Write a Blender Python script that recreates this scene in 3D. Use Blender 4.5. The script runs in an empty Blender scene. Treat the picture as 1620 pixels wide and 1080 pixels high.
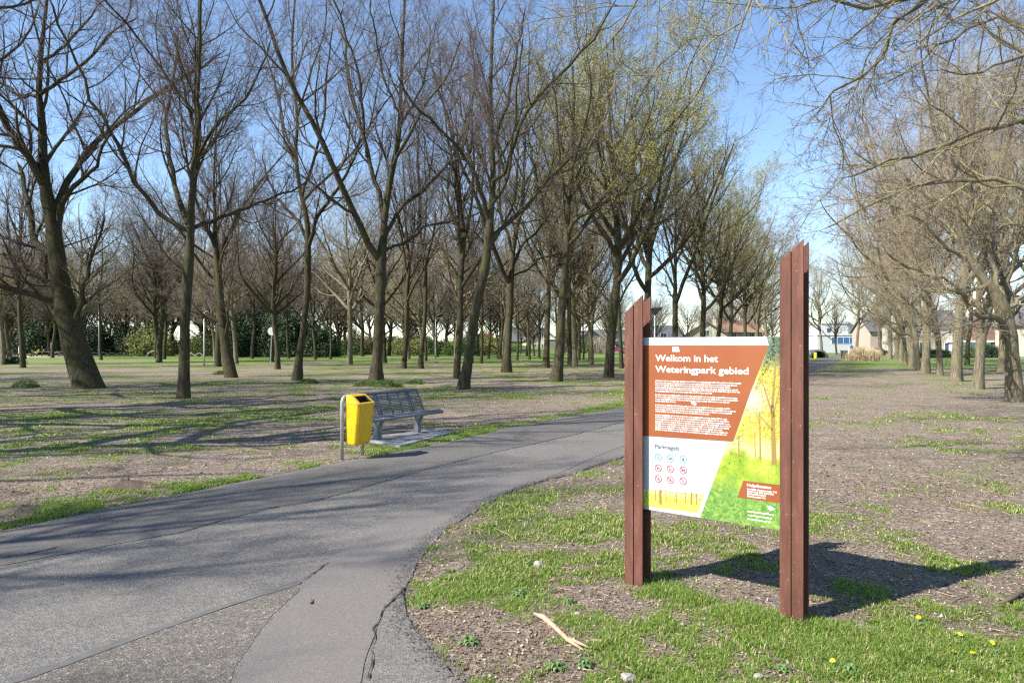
import bpy, bmesh, math, random
import numpy as np
from mathutils import Vector, Matrix
from mathutils.geometry import tessellate_polygon
R = math.radians
rng = np.random.default_rng(11)
random.seed(5)
scene = bpy.context.scene
C = scene.collection

# ------------------------------------------------------------------ camera
CAMH = 1.6; F = 1080.0; HZ = 548.0
cam = bpy.data.cameras.new('camera'); cam.lens = 24; cam.sensor_width = 36
cam.shift_y = 0.005; cam.clip_end = 6000; cam.clip_start = 0.05
co = bpy.data.objects.new('camera', cam); C.objects.link(co)
co.location = (0, 0, CAMH); co.rotation_euler = (R(90), 0, 0)
scene.camera = co
# ------------------------------------------------------------------ sky and sun
SUN_AZ = math.atan2(-.89, -.456)       # clockwise from +Y
SUN_EL = R(43.5)
w = bpy.data.worlds.new("World"); scene.world = w; w.use_nodes = True
nt = w.node_tree; bg = nt.nodes['Background']
sky = nt.nodes.new('ShaderNodeTexSky'); sky.sky_type = 'NISHITA'; sky.sun_disc = False
sky.sun_elevation = SUN_EL; sky.sun_rotation = SUN_AZ
sky.air_density = 1.0; sky.dust_density = 0.0; sky.ozone_density = 3.0
nt.links.new(sky.outputs[0], bg.inputs[0]); bg.inputs[1].default_value = 0.115
sl = bpy.data.lights.new('sun', 'SUN'); sl.energy = 5.0; sl.angle = R(.53); sl.color = (1, .95, .87)
so = bpy.data.objects.new('sun', sl); C.objects.link(so)
sd = Vector((math.sin(SUN_AZ)*math.cos(SUN_EL), math.cos(SUN_AZ)*math.cos(SUN_EL), math.sin(SUN_EL)))
so.rotation_euler = (-sd).to_track_quat('-Z', 'Y').to_euler(); so.location = sd*50
scene.view_settings.view_transform = 'Standard'; scene.view_settings.look = 'None'
scene.view_settings.exposure = 1.1; scene.view_settings.gamma = 1
scene.view_settings.use_curve_mapping = False
scene.cycles.use_denoising = False; scene.cycles.pixel_filter_type = 'BLACKMAN_HARRIS'; scene.cycles.filter_width = 1.35; scene.cycles.sample_clamp_indirect = 4; scene.cycles.sample_clamp_direct = 6
scene.cycles.max_bounces = 5; scene.cycles.diffuse_bounces = 3; scene.cycles.transparent_max_bounces = 4

# ------------------------------------------------------------------ helpers
def G(px, py):
    d = CAMH*F/(py-HZ); return Vector(((px-810)/F*d, d, 0))
def W(px, py, d):
    return np.array([(px-810)/F*d, d, CAMH+(HZ-py)/F*d])

def tag(o, label=None, cat=None, group=None, kind=None):
    if label: o['label'] = label
    if cat: o['category'] = cat
    if group: o['group'] = group
    if kind: o['kind'] = kind
    return o
def link(name, me, parent=None, loc=(0, 0, 0)):
    o = bpy.data.objects.new(name, me); C.objects.link(o)
    o.location = loc
    if parent: o.parent = parent
    return o
def empty(name, loc=(0, 0, 0), rz=0, label=None, cat=None, group=None):
    o = bpy.data.objects.new(name, None); C.objects.link(o); o.empty_display_size = .2
    o.location = loc; o.rotation_euler = (0, 0, rz)
    return tag(o, label, cat, group)

def mesh_np(name, V, faces, mats, midx=None, smooth=False):
    """faces: list of (array[n,k]) ; midx: list of ints or arrays, one per face array"""
    me = bpy.data.meshes.new(name)
    V = np.ascontiguousarray(V, dtype=np.float32)
    me.vertices.add(len(V)); me.vertices.foreach_set('co', V.ravel())
    nl = sum(f.size for f in faces); nf = sum(len(f) for f in faces)
    me.loops.add(nl); me.polygons.add(nf)
    me.loops.foreach_set('vertex_index', np.concatenate([f.ravel() for f in faces]).astype(np.int32))
    tot = np.concatenate([np.full(len(f), f.shape[1]) for f in faces]).astype(np.int32)
    st = np.concatenate([[0], np.cumsum(tot)[:-1]]).astype(np.int32)
    me.polygons.foreach_set('loop_start', st)
    try: me.polygons.foreach_set('loop_total', tot)
    except Exception: pass
    if midx is not None:
        me.polygons.foreach_set('material_index', np.concatenate([np.full(len(f), m) if np.isscalar(m) else m for f, m in zip(faces, midx)]).astype(np.int32))
    me.polygons.foreach_set('use_smooth', np.full(nf, smooth))
    for m in mats: me.materials.append(m)
    me.update(calc_edges=True)
    return me

class MB:
    """collects boxes, prisms and tubes into one mesh"""
    def __init__(s): s.v = []; s.f = []; s.m = []
    def add(s, vs, fs, mi=0):
        b = len(s.v); s.v += [tuple(v) for v in vs]; s.f += [tuple(i+b for i in f) for f in fs]; s.m += [mi]*len(fs); return s
    def box(s, x0, x1, y0, y1, z0, z1, mi=0):
        return s.add([(x, y, z) for z in (z0, z1) for y in (y0, y1) for x in (x0, x1)],
                     [(0, 2, 3, 1), (4, 5, 7, 6), (0, 1, 5, 4), (2, 6, 7, 3), (0, 4, 6, 2), (1, 3, 7, 5)], mi)
    def obox(s, o, a, b, c, mi=0):
        o, a, b, c = map(Vector, (o, a, b, c))
        return s.add([o, o+a, o+b, o+a+b, o+c, o+a+c, o+b+c, o+a+b+c],
                     [(0, 2, 3, 1), (4, 5, 7, 6), (0, 1, 5, 4), (2, 6, 7, 3), (0, 4, 6, 2), (1, 3, 7, 5)], mi)
    def prism(s, poly, ext, mi=0):
        """poly: 3D points; ext: vector"""
        n = len(poly); e = Vector(ext); p = [Vector(q) for q in poly]
        return s.add(p+[q+e for q in p], [tuple(range(n))[::-1], tuple(range(n, 2*n))]+[(i, (i+1) % n, n+(i+1) % n, n+i) for i in range(n)], mi)
    def tube(s, pts, r, n=8, mi=0, caps=True):
        pts = [Vector(p) for p in pts]; K = len(pts)
        rr = r if hasattr(r, '__len__') else [r]*K
        ref = None; vs = []
        for i, p in enumerate(pts):
            t = (pts[min(i+1, K-1)]-pts[max(i-1, 0)]).normalized()
            if ref is None: ref = t.orthogonal().normalized()
            u = (ref-t*ref.dot(t)).normalized(); ref = u; v = t.cross(u)
            for k in range(n):
                a = 2*math.pi*k/n; vs.append(p+(u*math.cos(a)+v*math.sin(a))*rr[i])
        fs = [(i*n+k, i*n+(k+1) % n, (i+1)*n+(k+1) % n, (i+1)*n+k) for i in range(K-1) for k in range(n)]
        if caps: fs += [tuple(range(n))[::-1], tuple(range((K-1)*n, K*n))]
        return s.add(vs, fs, mi)
    def build(s, name, mats, parent=None, loc=(0, 0, 0), smooth=False, bevel=0):
        if not isinstance(mats, (list, tuple)): mats = [mats]
        me = bpy.data.meshes.new(name); me.from_pydata(s.v, [], s.f)
        for m in mats: me.materials.append(m)
        me.polygons.foreach_set('material_index', s.m)
        bm = bmesh.new(); bm.from_mesh(me); bmesh.ops.recalc_face_normals(bm, faces=bm.faces)
        if bevel: bmesh.ops.bevel(bm, geom=list(bm.edges), offset=bevel, segments=2, affect='EDGES', clamp_overlap=True)
        bm.to_mesh(me); bm.free()
        if smooth: me.polygons.foreach_set('use_smooth', [True]*len(me.polygons))
        me.update()
        return link(name, me, parent, loc)

# ---- numpy value noise
def _h(ix, iy, seed):
    n = (ix*374761393 + iy*668265263 + seed*1442695041) & 0xffffffff
    n = ((n ^ (n >> 13))*1274126177) & 0xffffffff
    return ((n ^ (n >> 16)) & 0xffff)/65535.0
def vnoise(x, y, s=1.0, seed=0):
    x = np.asarray(x, float)/s+1000; y = np.asarray(y, float)/s+1000
    ix = np.floor(x).astype(np.int64); iy = np.floor(y).astype(np.int64)
    fx = x-ix; fy = y-iy; fx = fx*fx*(3-2*fx); fy = fy*fy*(3-2*fy)
    a = _h(ix, iy, seed); b = _h(ix+1, iy, seed); c = _h(ix, iy+1, seed); d = _h(ix+1, iy+1, seed)
    return a+(b-a)*fx+(c-a)*fy+(a-b-c+d)*fx*fy
def fbm(x, y, s, seed=0, o=4):
    t = 0; a = .5; n = 0
    for i in range(o):
        t = t+a*vnoise(x, y, s/2**i, seed+i*7); n += a; a *= .5
    return t/n
def sstep(a, b, x):
    t = np.clip((x-a)/(b-a), 0, 1); return t*t*(3-2*t)

# ------------------------------------------------------------------ materials
def mat(name, col=(.5, .5, .5), rough=.7, metal=0, spec=.5):
    m = bpy.data.materials.new(name); m.use_nodes = True
    b = m.node_tree.nodes['Principled BSDF']
    b.inputs['Base Color'].default_value = (*col, 1); b.inputs['Roughness'].default_value = rough
    b.inputs['Metallic'].default_value = metal; b.inputs['Specular IOR Level'].default_value = spec
    return m
class NT:
    def __init__(s, m): s.t = m.node_tree; s.b = s.t.nodes['Principled BSDF']; s.co = s.t.nodes.new('ShaderNodeTexCoord')
    def n(s, typ, **kw):
        x = s.t.nodes.new(typ)
        for k, v in kw.items(): setattr(x, k, v)
        return x
    def l(s, a, b): s.t.links.new(a, b)
    def noise(s, scale, detail=4, rough=.55, vec=None, dist=0):
        x = s.n('ShaderNodeTexNoise'); x.inputs['Scale'].default_value = scale; x.inputs['Detail'].default_value = detail
        x.inputs['Roughness'].default_value = rough; x.inputs['Distortion'].default_value = dist
        s.l(vec or s.co.outputs['Object'], x.inputs['Vector']); return x.outputs['Fac']
    def vor(s, scale, vec=None, out='Distance', feature='F1'):
        x = s.n('ShaderNodeTexVoronoi'); x.inputs['Scale'].default_value = scale; x.feature = feature
        s.l(vec or s.co.outputs['Object'], x.inputs['Vector']); return x.outputs[out]
    def ramp(s, fac, stops):
        x = s.n('ShaderNodeValToRGB'); s.l(fac, x.inputs[0]); e = x.color_ramp.elements
        e[0].position = stops[0][0]; e[0].color = (*stops[0][1], 1); e[1].position = stops[-1][0]; e[1].color = (*stops[-1][1], 1)
        for p, c in stops[1:-1]:
            k = e.new(p); k.color = (*c, 1)
        return x.outputs[0]
    def fr(s, fac, a, b):
        x = s.n('ShaderNodeMapRange'); x.inputs[1].default_value = a; x.inputs[2].default_value = b; s.l(fac, x.inputs[0]); return x.outputs[0]
    def mix(s, fac, a, b, mode='MIX'):
        x = s.n('ShaderNodeMix', data_type='RGBA', blend_type=mode)
        for v, i in ((fac, 0), (a, 6), (b, 7)):
            if hasattr(v, 'links'): s.l(v, x.inputs[i])
            elif isinstance(v, tuple): x.inputs[i].default_value = (*v, 1)
            else: x.inputs[i].default_value = v
        return x.outputs[2]
    def math(s, op, a, b=0):
        x = s.n('ShaderNodeMath', operation=op)
        for v, i in ((a, 0), (b, 1)):
            if hasattr(v, 'links'): s.l(v, x.inputs[i])
            else: x.inputs[i].default_value = v
        return x.outputs[0]
    def scale(s, v):
        x = s.n('ShaderNodeMapping'); x.inputs['Scale'].default_value = v; s.l(s.co.outputs['Object'], x.inputs[0]); return x.outputs[0]
    def col(s, c): s.l(c, s.b.inputs['Base Color'])
    def bump(s, h, strength=.5, dist=.01):
        x = s.n('ShaderNodeBump'); x.inputs['Strength'].default_value = strength; x.inputs['Distance'].default_value = dist
        s.l(h, x.inputs['Height']); s.l(x.outputs[0], s.b.inputs['Normal'])
def attr(k, name):
    x = k.n('ShaderNodeAttribute', attribute_name=name); return x.outputs['Fac']

def mottled(name, c0, c1, scale=6, rough=.75, bump=.3, dist=.01, metal=0, detail=5):
    m = mat(name, c0, rough, metal); k = NT(m)
    n = k.noise(scale, detail, .6); k.col(k.ramp(n, [(.3, c0), (.7, c1)])); k.bump(k.noise(scale*4, 4), bump, dist); return m

M = {}
# ground: dirt, litter and thin turf
m = mat('ground_soil', rough=.95, spec=.15); k = NT(m)
n1 = k.noise(1.1, 6, .6); n2 = k.noise(45, 5, .75); n3 = k.noise(9, 5, .7)
v1 = k.vor(42, out='Color')
sepv = k.n('ShaderNodeSeparateColor'); k.l(v1, sepv.inputs[0])
dirt = k.ramp(n2, [(.28, (.11, .083, .068)), (.42, (.20, .155, .128)), (.6, (.27, .215, .178)), (.8, (.38, .31, .26))])
dirt = k.mix(k.fr(n1, .42, .66), dirt, k.mix(.6, dirt, (.125, .098, .078)))
dirt = k.mix(k.fr(k.noise(2.7, 6, .7), .52, .68), dirt, k.mix(.6, dirt, (.34, .285, .235)))
dirt = k.mix(k.math('MULTIPLY', k.fr(k.noise(.55, 5, .65), .48, .66), .7), dirt, k.mix(.6, dirt, (.20, .20, .10)))
dirt = k.mix(k.fr(sepv.outputs[0], .86, .95), dirt, (.40, .33, .24))
dirt = k.mix(k.fr(sepv.outputs[1], .86, .95), dirt, (.085, .06, .04))
gr = k.ramp(n2, [(.3, (.04, .055, .014)), (.5, (.12, .15, .04)), (.7, (.23, .25, .09)), (.85, (.36, .34, .18))])
gm = k.math('ADD', attr(k, 'grass'), k.math('MULTIPLY', k.math('SUBTRACT', n3, .5), 1.5))
gm = k.math('ADD', gm, k.math('MULTIPLY', k.math('SUBTRACT', n2, .5), 1.2))
lush = k.mix(attr(k, 'lush'), gr, k.mix(.5, gr, (.12, .24, .025)))
k.col(k.mix(k.fr(gm, .30, .78), dirt, lush))
k.bump(k.math('ADD', n2, k.math('MULTIPLY', n3, 1.2)), .9, .03)
M['ground'] = m

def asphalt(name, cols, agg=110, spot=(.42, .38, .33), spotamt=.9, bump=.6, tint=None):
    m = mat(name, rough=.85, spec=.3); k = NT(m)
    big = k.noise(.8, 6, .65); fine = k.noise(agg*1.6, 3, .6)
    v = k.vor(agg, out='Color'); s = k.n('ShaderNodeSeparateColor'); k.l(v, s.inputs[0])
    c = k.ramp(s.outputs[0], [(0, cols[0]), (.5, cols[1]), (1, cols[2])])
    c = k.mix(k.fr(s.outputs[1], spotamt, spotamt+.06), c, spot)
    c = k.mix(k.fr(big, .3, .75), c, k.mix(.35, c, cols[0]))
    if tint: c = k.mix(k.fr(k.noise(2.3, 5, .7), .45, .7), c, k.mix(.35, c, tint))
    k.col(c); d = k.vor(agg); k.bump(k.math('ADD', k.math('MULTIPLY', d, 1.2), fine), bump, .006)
    return m
M['asphalt'] = asphalt('coarse_asphalt', [(.096, .089, .081), (.152, .142, .129), (.22, .204, .186)], 85, (.27, .23, .185), .95, .7, (.15, .13, .118))
M['asphalt_brown'] = asphalt('brown_gravelly_asphalt', [(.08, .071, .06), (.135, .12, .102), (.21, .187, .16)], 80, (.36, .31, .25), .93, .8)
M['asphalt_smooth'] = asphalt('smooth_asphalt', [(.122, .110, .101), (.152, .138, .127), (.185, .168, .155)], 160, (.26, .235, .22), .95, .35)
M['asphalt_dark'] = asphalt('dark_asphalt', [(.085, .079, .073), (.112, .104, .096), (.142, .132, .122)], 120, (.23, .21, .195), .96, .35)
M['sealant'] = mottled('bitumen_sealant', (.085, .083, .078), (.125, .122, .115), 14, .75, .3, .003)
M['crack'] = mat('crack_dark', (.04, .036, .032), .95)

# bark
def bark(name, c0, c1, moss, mossamt=.5, vs=1.0):
    m = mat(name, rough=.92, spec=.2); k = NT(m)
    sv = k.scale((1*vs, 1*vs, .22*vs)); a = k.noise(14, 6, .7, sv, .4); b = k.noise(2.2, 5, .6)
    c = k.ramp(a, [(.32, c0), (.62, c1)]); c = k.mix(k.math('MULTIPLY', k.fr(b, .42, .68), mossamt), c, moss)
    c = k.mix(k.fr(k.noise(5, 3), .66, .8), c, (.17, .16, .13))
    k.col(c); k.bump(a, .9, .035); return m
M['bark'] = bark('bark_grey_brown', (.016, .012, .009), (.085, .070, .046), (.060, .068, .016), .75)
M['bark_light'] = bark('bark_grey_tan', (.065, .054, .037), (.23, .195, .135), (.14, .14, .05), .55)
M['limb'] = bark('bark_of_limbs', (.024, .019, .013), (.115, .095, .063), (.085, .085, .024), .5)
M['limb_light'] = bark('bark_of_pale_limbs', (.11, .094, .055), (.34, .295, .175), (.24, .22, .08), .6)
M['twig'] = mottled('twigs_purple_brown', (.055, .038, .034), (.145, .102, .09), 3, .85, .1)
M['twig_tan'] = mottled('twigs_tan', (.18, .142, .10), (.35, .285, .205), 3, .85, .1)
M['bud'] = mottled('fresh_pale_green_buds', (.20, .21, .03), (.40, .38, .08), 5, .7, .1)
M['bud'].node_tree.nodes['Principled BSDF'].inputs['Transmission Weight'].default_value = 0
def leafy(name, c0, c1, scale=3):
    m = mat(name, rough=.6, spec=.35); k = NT(m)
    k.col(k.ramp(k.noise(scale, 4, .7), [(.3, c0), (.7, c1)])); return m
def translucent(m, col, fac=.35):
    t = m.node_tree; b = t.nodes['Principled BSDF']; out = t.nodes['Material Output']
    tr = t.nodes.new('ShaderNodeBsdfTranslucent'); tr.inputs[0].default_value = (*col, 1)
    mx = t.nodes.new('ShaderNodeMixShader'); mx.inputs[0].default_value = fac
    t.links.new(b.outputs[0], mx.inputs[1]); t.links.new(tr.outputs[0], mx.inputs[2]); t.links.new(mx.outputs[0], out.inputs[0])
M['grass'] = leafy('grass_blades', (.09, .17, .018), (.27, .35, .07), 45); translucent(M['grass'], (.34, .50, .09), .45)
M['grass_dry'] = leafy('dry_grass_blades', (.22, .19, .08), (.42, .36, .19), 6)
M['litter_a'] = leafy('leaf_litter_brown', (.09, .06, .038), (.26, .185, .12), 20)
M['litter_b'] = leafy('leaf_litter_pale', (.28, .23, .17), (.46, .40, .32), 20)
M['ever'] = leafy('evergreen_leaves', (.012, .028, .012), (.05, .085, .03), 1.2)
M['olive'] = leafy('olive_leaves', (.10, .12, .03), (.24, .24, .07), 1.5)
M['green'] = leafy('mid_green_leaves', (.05, .10, .02), (.13, .20, .04), 1.5)
M['reed'] = leafy('dry_reed', (.38, .28, .15), (.62, .50, .32), 3)
M['weed'] = leafy('weed_leaves', (.05, .10, .025), (.13, .20, .06), 60)

# ------------------------------------------------------------------ road shape
FAR_EDGE = [(-30, -36.7), (-12, -6.7), (-4.44, 5.92), (-3.55, 7.5), (-2.6, 9.09), (-1.9, 10.1), (-1.14, 11.3), (-.12, 13.3), (1.31, 15.7), (2.8, 17.8), (14.9, 42), (35.2, 80), (66, 140), (84, 176)]
NEAR_EDGE = [(88, 176), (69.5, 140), (38.2, 80), (18.2, 42), (4.9, 16.4), (1.61, 9.93), (1.1, 9.15), (.71, 8.55), (.22, 7.96), (-.32, 7.0), (-.61, 6.02), (-.72, 5.5), (-.736, 5.13), (-.74, 4.6), (-.66, 4.1), (-.5, 3.7), (-.226, 3.25), (.3, 2.6), (.9, 1.5), (1.4, -1), (2.2, -8), (4, -40)]
def densify(pts, step, jit, seed=0, far=60):
    out = []; L = 0
    for (a, b) in zip(pts[:-1], pts[1:]):
        a = np.array(a, float); b = np.array(b, float); n = max(1, int(np.linalg.norm(b-a)/step)) if abs(a[1]) < far else max(1, int(np.linalg.norm(b-a)/3))
        for i in range(n):
            p = a+(b-a)*i/n; out.append(p)
    out.append(np.array(pts[-1], float)); out = np.array(out)
    t = np.gradient(out, axis=0); t /= np.linalg.norm(t, axis=1)[:, None]; nn = np.stack([-t[:, 1], t[:, 0]], 1)
    j = (fbm(out[:, 0], out[:, 1], .5, seed)-.5)*2*jit + (vnoise(out[:, 0], out[:, 1], .07, seed+3)-.5)*jit*.5
    return out+nn*j[:, None]
road_poly = np.concatenate([densify(FAR_EDGE, .08, .09, 3), densify(NEAR_EDGE, .05, .05, 9)])
def seg_dist(px, py, poly, closed=True):
    d = np.full(px.shape, 1e9); ins = np.zeros(px.shape, bool); n = len(poly)
    for i in range(n if closed else n-1):
        x0, y0 = poly[i]; x1, y1 = poly[(i+1) % n]
        dx, dy = x1-x0, y1-y0; L = dx*dx+dy*dy+1e-12
        t = np.clip(((px-x0)*dx+(py-y0)*dy)/L, 0, 1)
        d = np.minimum(d, (px-x0-t*dx)**2+(py-y0-t*dy)**2)
        if closed:
            c = (y0 > py) != (y1 > py)
            with np.errstate(divide='ignore', invalid='ignore'):
                ins ^= c & (px < (x1-x0)*(py-y0)/(y1-y0+1e-15)+x0)
    return np.sqrt(d), ins
coarse = np.array(FAR_EDGE+NEAR_EDGE)
def road_sd(x, y):
    d, i = seg_dist(x, y, coarse); return np.where(i, -d, d)
def smoothpts(p, n=6):
    """Catmull-Rom through 2D/3D points"""
    p = np.array(p, float); q = np.vstack([2*p[0]-p[1], p, 2*p[-1]-p[-2]]); out = []
    for i in range(1, len(q)-2):
        for k in range(n):
            t = k/n; out.append(.5*((2*q[i])+(-q[i-1]+q[i+1])*t+(2*q[i-1]-5*q[i]+4*q[i+1]-q[i+2])*t*t+(-q[i-1]+3*q[i]-3*q[i+1]+q[i+2])*t**3))
    out.append(p[-1]); return np.array(out)

# ---- how green the ground is, in world metres
def green_at(x, y):
    sd_ = road_sd(x, y)
    left = (x < FX(y))
    n = fbm(x, y, 2.6, 21, 4); f = fbm(x, y, .45, 33, 3)
    # left of the road
    bl = np.interp(y, [0, 5, 8, 11, 14, 17, 22, 30, 45, 60, 80, 400], [.08, .06, .0, -.05, -.06, -.04, -.05, .03, .12, .2, .4, .5])
    bl = bl + np.where(left, .34*np.exp(-np.maximum(sd_, 0)/.8), 0)
    # right of the road
    br = np.interp(y, [0, 3, 5, 7, 9, 14, 30, 44, 60, 90, 400], [.02, .02, .0, -.02, -.12, -.10, -.06, .05, .3, .4, .4])
    br = br - .24*sstep(1.1, 1.9, x)*sstep(4.0, 4.5, y+.25*(x-1))*(1-sstep(20, 40, y))
    band = y-(4.1-.22*(x-1.0))          # lush band in front of the sign posts
    br = br - .09*(y < 9)*sstep(1.4, .6, x-(y < 3.9)*3)
    br = br + .26*sstep(.15, -.25, band)*sstep(.1, .7, x)*(y < 6) + .10*np.exp(-((x-.35)**2+(y-6.2)**2)/1.0)
    br = br + .35*np.exp(-((x-1.0)**2+(y-4.45)**2)/.06)+ .25*np.exp(-((x-1.62)**2+(y-3.9)**2)/.08)
    br = br - .30*np.exp(-((x-.55)**2+(y-4.35)**2)/.10) - .22*np.exp(-((x+.15)**2+(y-3.9)**2)/.12)
    b = np.where(left, bl, br)
    return np.clip(.42 + (n-.5)*1.4 + (f-.5)*1.4 + (vnoise(x, y, .16, 44)-.5)*.3 + b - .25*np.exp(-np.maximum(sd_, 0)/.12), -.3, 1.3)
def FX(y):
    a = np.array(FAR_EDGE); return np.interp(y, a[:, 1], a[:, 0])
def lush_at(x, y):
    band = y-(4.2-.22*(x-1.0)); left = x < FX(y)
    return np.clip(np.where(left, np.exp(-np.maximum(road_sd(x, y), 0)/1.2)*.8+np.where(y > 60, .9, 0)*1.0, sstep(.3, -.3, band)+np.where(y > 42, .8, .15)), 0, 1)
def hgt(x, y):
    sd_ = road_sd(x, y)
    g = green_at(x, y)
    h = (fbm(x, y, 1.3, 55, 4)-.5)*(.035+.055*sstep(6, 11, y))+(fbm(x, y, .16, 77, 2)-.5)*.022+np.clip(g-.5, 0, .6)*.012-.006
    far = sstep(9, 40, y); h = h*(1-.2*far)
    near_e = sstep(0, .5, sd_)*sstep(1.1, 1.9, np.hypot(x+1.65, y-11.9))*(.15+.85*sstep(.5, 1.6, np.hypot(x-1.25, y-4.2)))
    h = .004+ (h+.008)*near_e
    return np.where(sd_ < .06, -.05+(.054)*sstep(-.04, .06, sd_), h)

def axis(breaks):
    out = []
    for (a, b, s) in breaks: out.append(np.arange(a, b, s))
    return np.concatenate(out+[[breaks[-1][1]]])
xs = axis([(-900, -200, 60), (-200, -40, 8), (-40, -12, 1.0), (-12, -5, .25), (-5, 4.5, .05), (4.5, 12, .2), (12, 40, 1.0), (40, 200, 8), (200, 900, 60)])
ys = axis([(-60, 0, 4), (0, 2.4, .4), (2.4, 8.5, .05), (8.5, 14, .12), (14, 30, .4), (30, 60, 1.2), (60, 200, 5), (200, 1400, 60)])
XX, YY = np.meshgrid(xs, ys); xf = XX.ravel(); yf = YY.ravel()
zf = hgt(xf, yf)
# long green bank far beyond the trees
bank = 2.6*sstep(150, 172, yf)*sstep(-75, -55, xf)*(1-sstep(-5, 20, xf)); zf = zf+bank
nx, ny = len(xs), len(ys)
idx = np.arange(nx*ny).reshape(ny, nx)
q = np.stack([idx[:-1, :-1], idx[:-1, 1:], idx[1:, 1:], idx[1:, :-1]], -1).reshape(-1, 4)
me = mesh_np('ground', np.stack([xf, yf, zf], 1), [q], [M['ground']], [0], True)
for nm, vals in (('grass', green_at(xf, yf)), ('lush', lush_at(xf, yf))):
    a = me.attributes.new(nm, 'FLOAT', 'POINT'); a.data.foreach_set('value', vals.astype(np.float32))
tag(link('ground', me), kind='structure')

def sheet(name, poly, z, m, skirt=0):
    pl = [Vector((p[0], p[1], z)) for p in poly]
    tris = tessellate_polygon([pl]); b = MB(); b.add(pl, [tuple(t) for t in tris])
    if skirt:
        n = len(pl); b.add([v for v in pl]+[v-Vector((0, 0, skirt)) for v in pl], [(i, (i+1) % n, n+(i+1) % n, n+i) for i in range(n)])
    me = bpy.data.meshes.new(name); me.from_pydata(b.v, [], b.f); me.materials.append(m)
    bm = bmesh.new(); bm.from_mesh(me); bmesh.ops.remove_doubles(bm, verts=bm.verts, dist=1e-5)
    for f in bm.faces:
        f.normal_update()
        if f.normal.z < -.5: f.normal_flip()
    bm.to_mesh(me); bm.free()
    return tag(link(name, me), kind='structure')
def px_poly(pts): return [tuple(G(*p)[:2]) for p in pts]
def jag(pts, step=.05, j=.03, seed=1): return densify([tuple(p) for p in pts], step, j, seed)
sheet('asphalt_path', road_poly, .004, M['asphalt'], .06)
# smooth newer layer on the near right, laid over the old coarse one
A = px_poly([(372, 1075), (378, 1055), (405, 1010), (434, 973), (491, 916), (540, 872), (600, 832), (680, 800), (770, 764), (870, 730), (985, 697), (1100, 668)])
Bn = px_poly([(1105, 674), (985, 706), (862, 759), (812, 775), (771, 800), (733, 822), (705, 841), (668, 880), (647, 920), (627, 945), (610, 963), (598, 992), (585, 1033), (574, 1078)])
A = np.vstack([[(A[0][0]-.15, 1.0)], smoothpts(A, 4)]); Bn = np.vstack([smoothpts(Bn, 4), [(Bn[-1][0]-.05, 2.2), (Bn[-1][0]-.05, 1.0)]])
sheet('smooth_asphalt_layer', np.concatenate([jag(A, .05, .05, 4), jag(Bn, .04, .02, 6)]), .008, M['asphalt_smooth'])
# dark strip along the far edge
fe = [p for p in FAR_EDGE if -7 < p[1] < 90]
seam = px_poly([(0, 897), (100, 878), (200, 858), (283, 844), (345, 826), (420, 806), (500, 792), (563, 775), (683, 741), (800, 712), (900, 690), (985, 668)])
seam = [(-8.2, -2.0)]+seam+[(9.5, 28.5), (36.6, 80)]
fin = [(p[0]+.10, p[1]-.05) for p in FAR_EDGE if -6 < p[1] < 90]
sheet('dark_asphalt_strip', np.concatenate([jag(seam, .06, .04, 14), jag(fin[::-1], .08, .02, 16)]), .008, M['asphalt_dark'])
# brown gravelly strip
A2 = px_poly([(31, 1079), (100, 1055), (173, 1028), (240, 1003), (299, 982), (400, 948), (472, 925)])
B2 = px_poly([(480, 927), (425, 980), (396, 1020), (370, 1055), (364, 1079)])
A2 = [(A2[0][0]-1.1, 1.6)]+A2; B2 = B2+[(B2[-1][0]-.1, 1.6)]
sheet('brown_asphalt_strip', np.concatenate([jag(A2, .06, .008, 24), jag(B2, .06, .03, 26)]), .006, M['asphalt_brown'])
def ribbon(name, pts, wid, z, m, j=.02, step=.04, seed=3, kind='structure', ws=.05, wa=.15):
    c = densify([tuple(p) for p in pts], step, j, seed)
    t = np.gradient(c, axis=0); t /= np.linalg.norm(t, axis=1)[:, None]; nn = np.stack([-t[:, 1], t[:, 0]], 1)
    ww = wid*(wa+2.2*(1-wa)*vnoise(c[:, 0], c[:, 1], ws, seed+5)**1.6); ww[0] *= .2; ww[-1] *= .2
    a = c+nn*ww[:, None]/2; b = c-nn*ww[:, None]/2; n = len(c)
    V = np.concatenate([np.c_[a, np.full(n, z)], np.c_[b, np.full(n, z)]])
    i = np.arange(n-1); f = np.stack([i, i+n, i+n+1, i+1], 1)
    me = mesh_np(name, V, [f], [m]); return tag(link(name, me), kind=kind)
ribbon('sealed_joint', px_poly([(10, 1084), (31, 1077), (100, 1052), (173, 1024), (240, 1000), (299, 979), (400, 945), (476, 921)]), .06, .0088, M['sealant'], .008, .03, 3, 'structure', .5, .7)
ribbon('asphalt_crack', px_poly([(283, 844), (345, 826), (420, 806), (500, 792), (563, 775), (683, 741), (800, 712), (900, 690), (985, 668)]), .009, .013, M['crack'], .05, .018)
ribbon('asphalt_crack', px_poly([(572, 1080), (579, 1050), (585, 1033), (592, 1010), (598, 992), (610, 963), (627, 945), (632, 930)]), .009, .013, M['crack'], .06, .012, 8)
ribbon('asphalt_crack', px_poly([(690, 852), (705, 841), (733, 822), (771, 800), (812, 775), (862, 759), (900, 750)]), .012, .013, M['crack'], .07, .014, 9)
ribbon('asphalt_crack', px_poly([(0, 884), (30, 880), (60, 874), (92, 866)]), .016, .013, M['crack'], .03, .03, 12)
ribbon('asphalt_crack', px_poly([(476, 921), (500, 905), (520, 890)]), .012, .013, M['crack'], .03, .03, 13)

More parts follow.
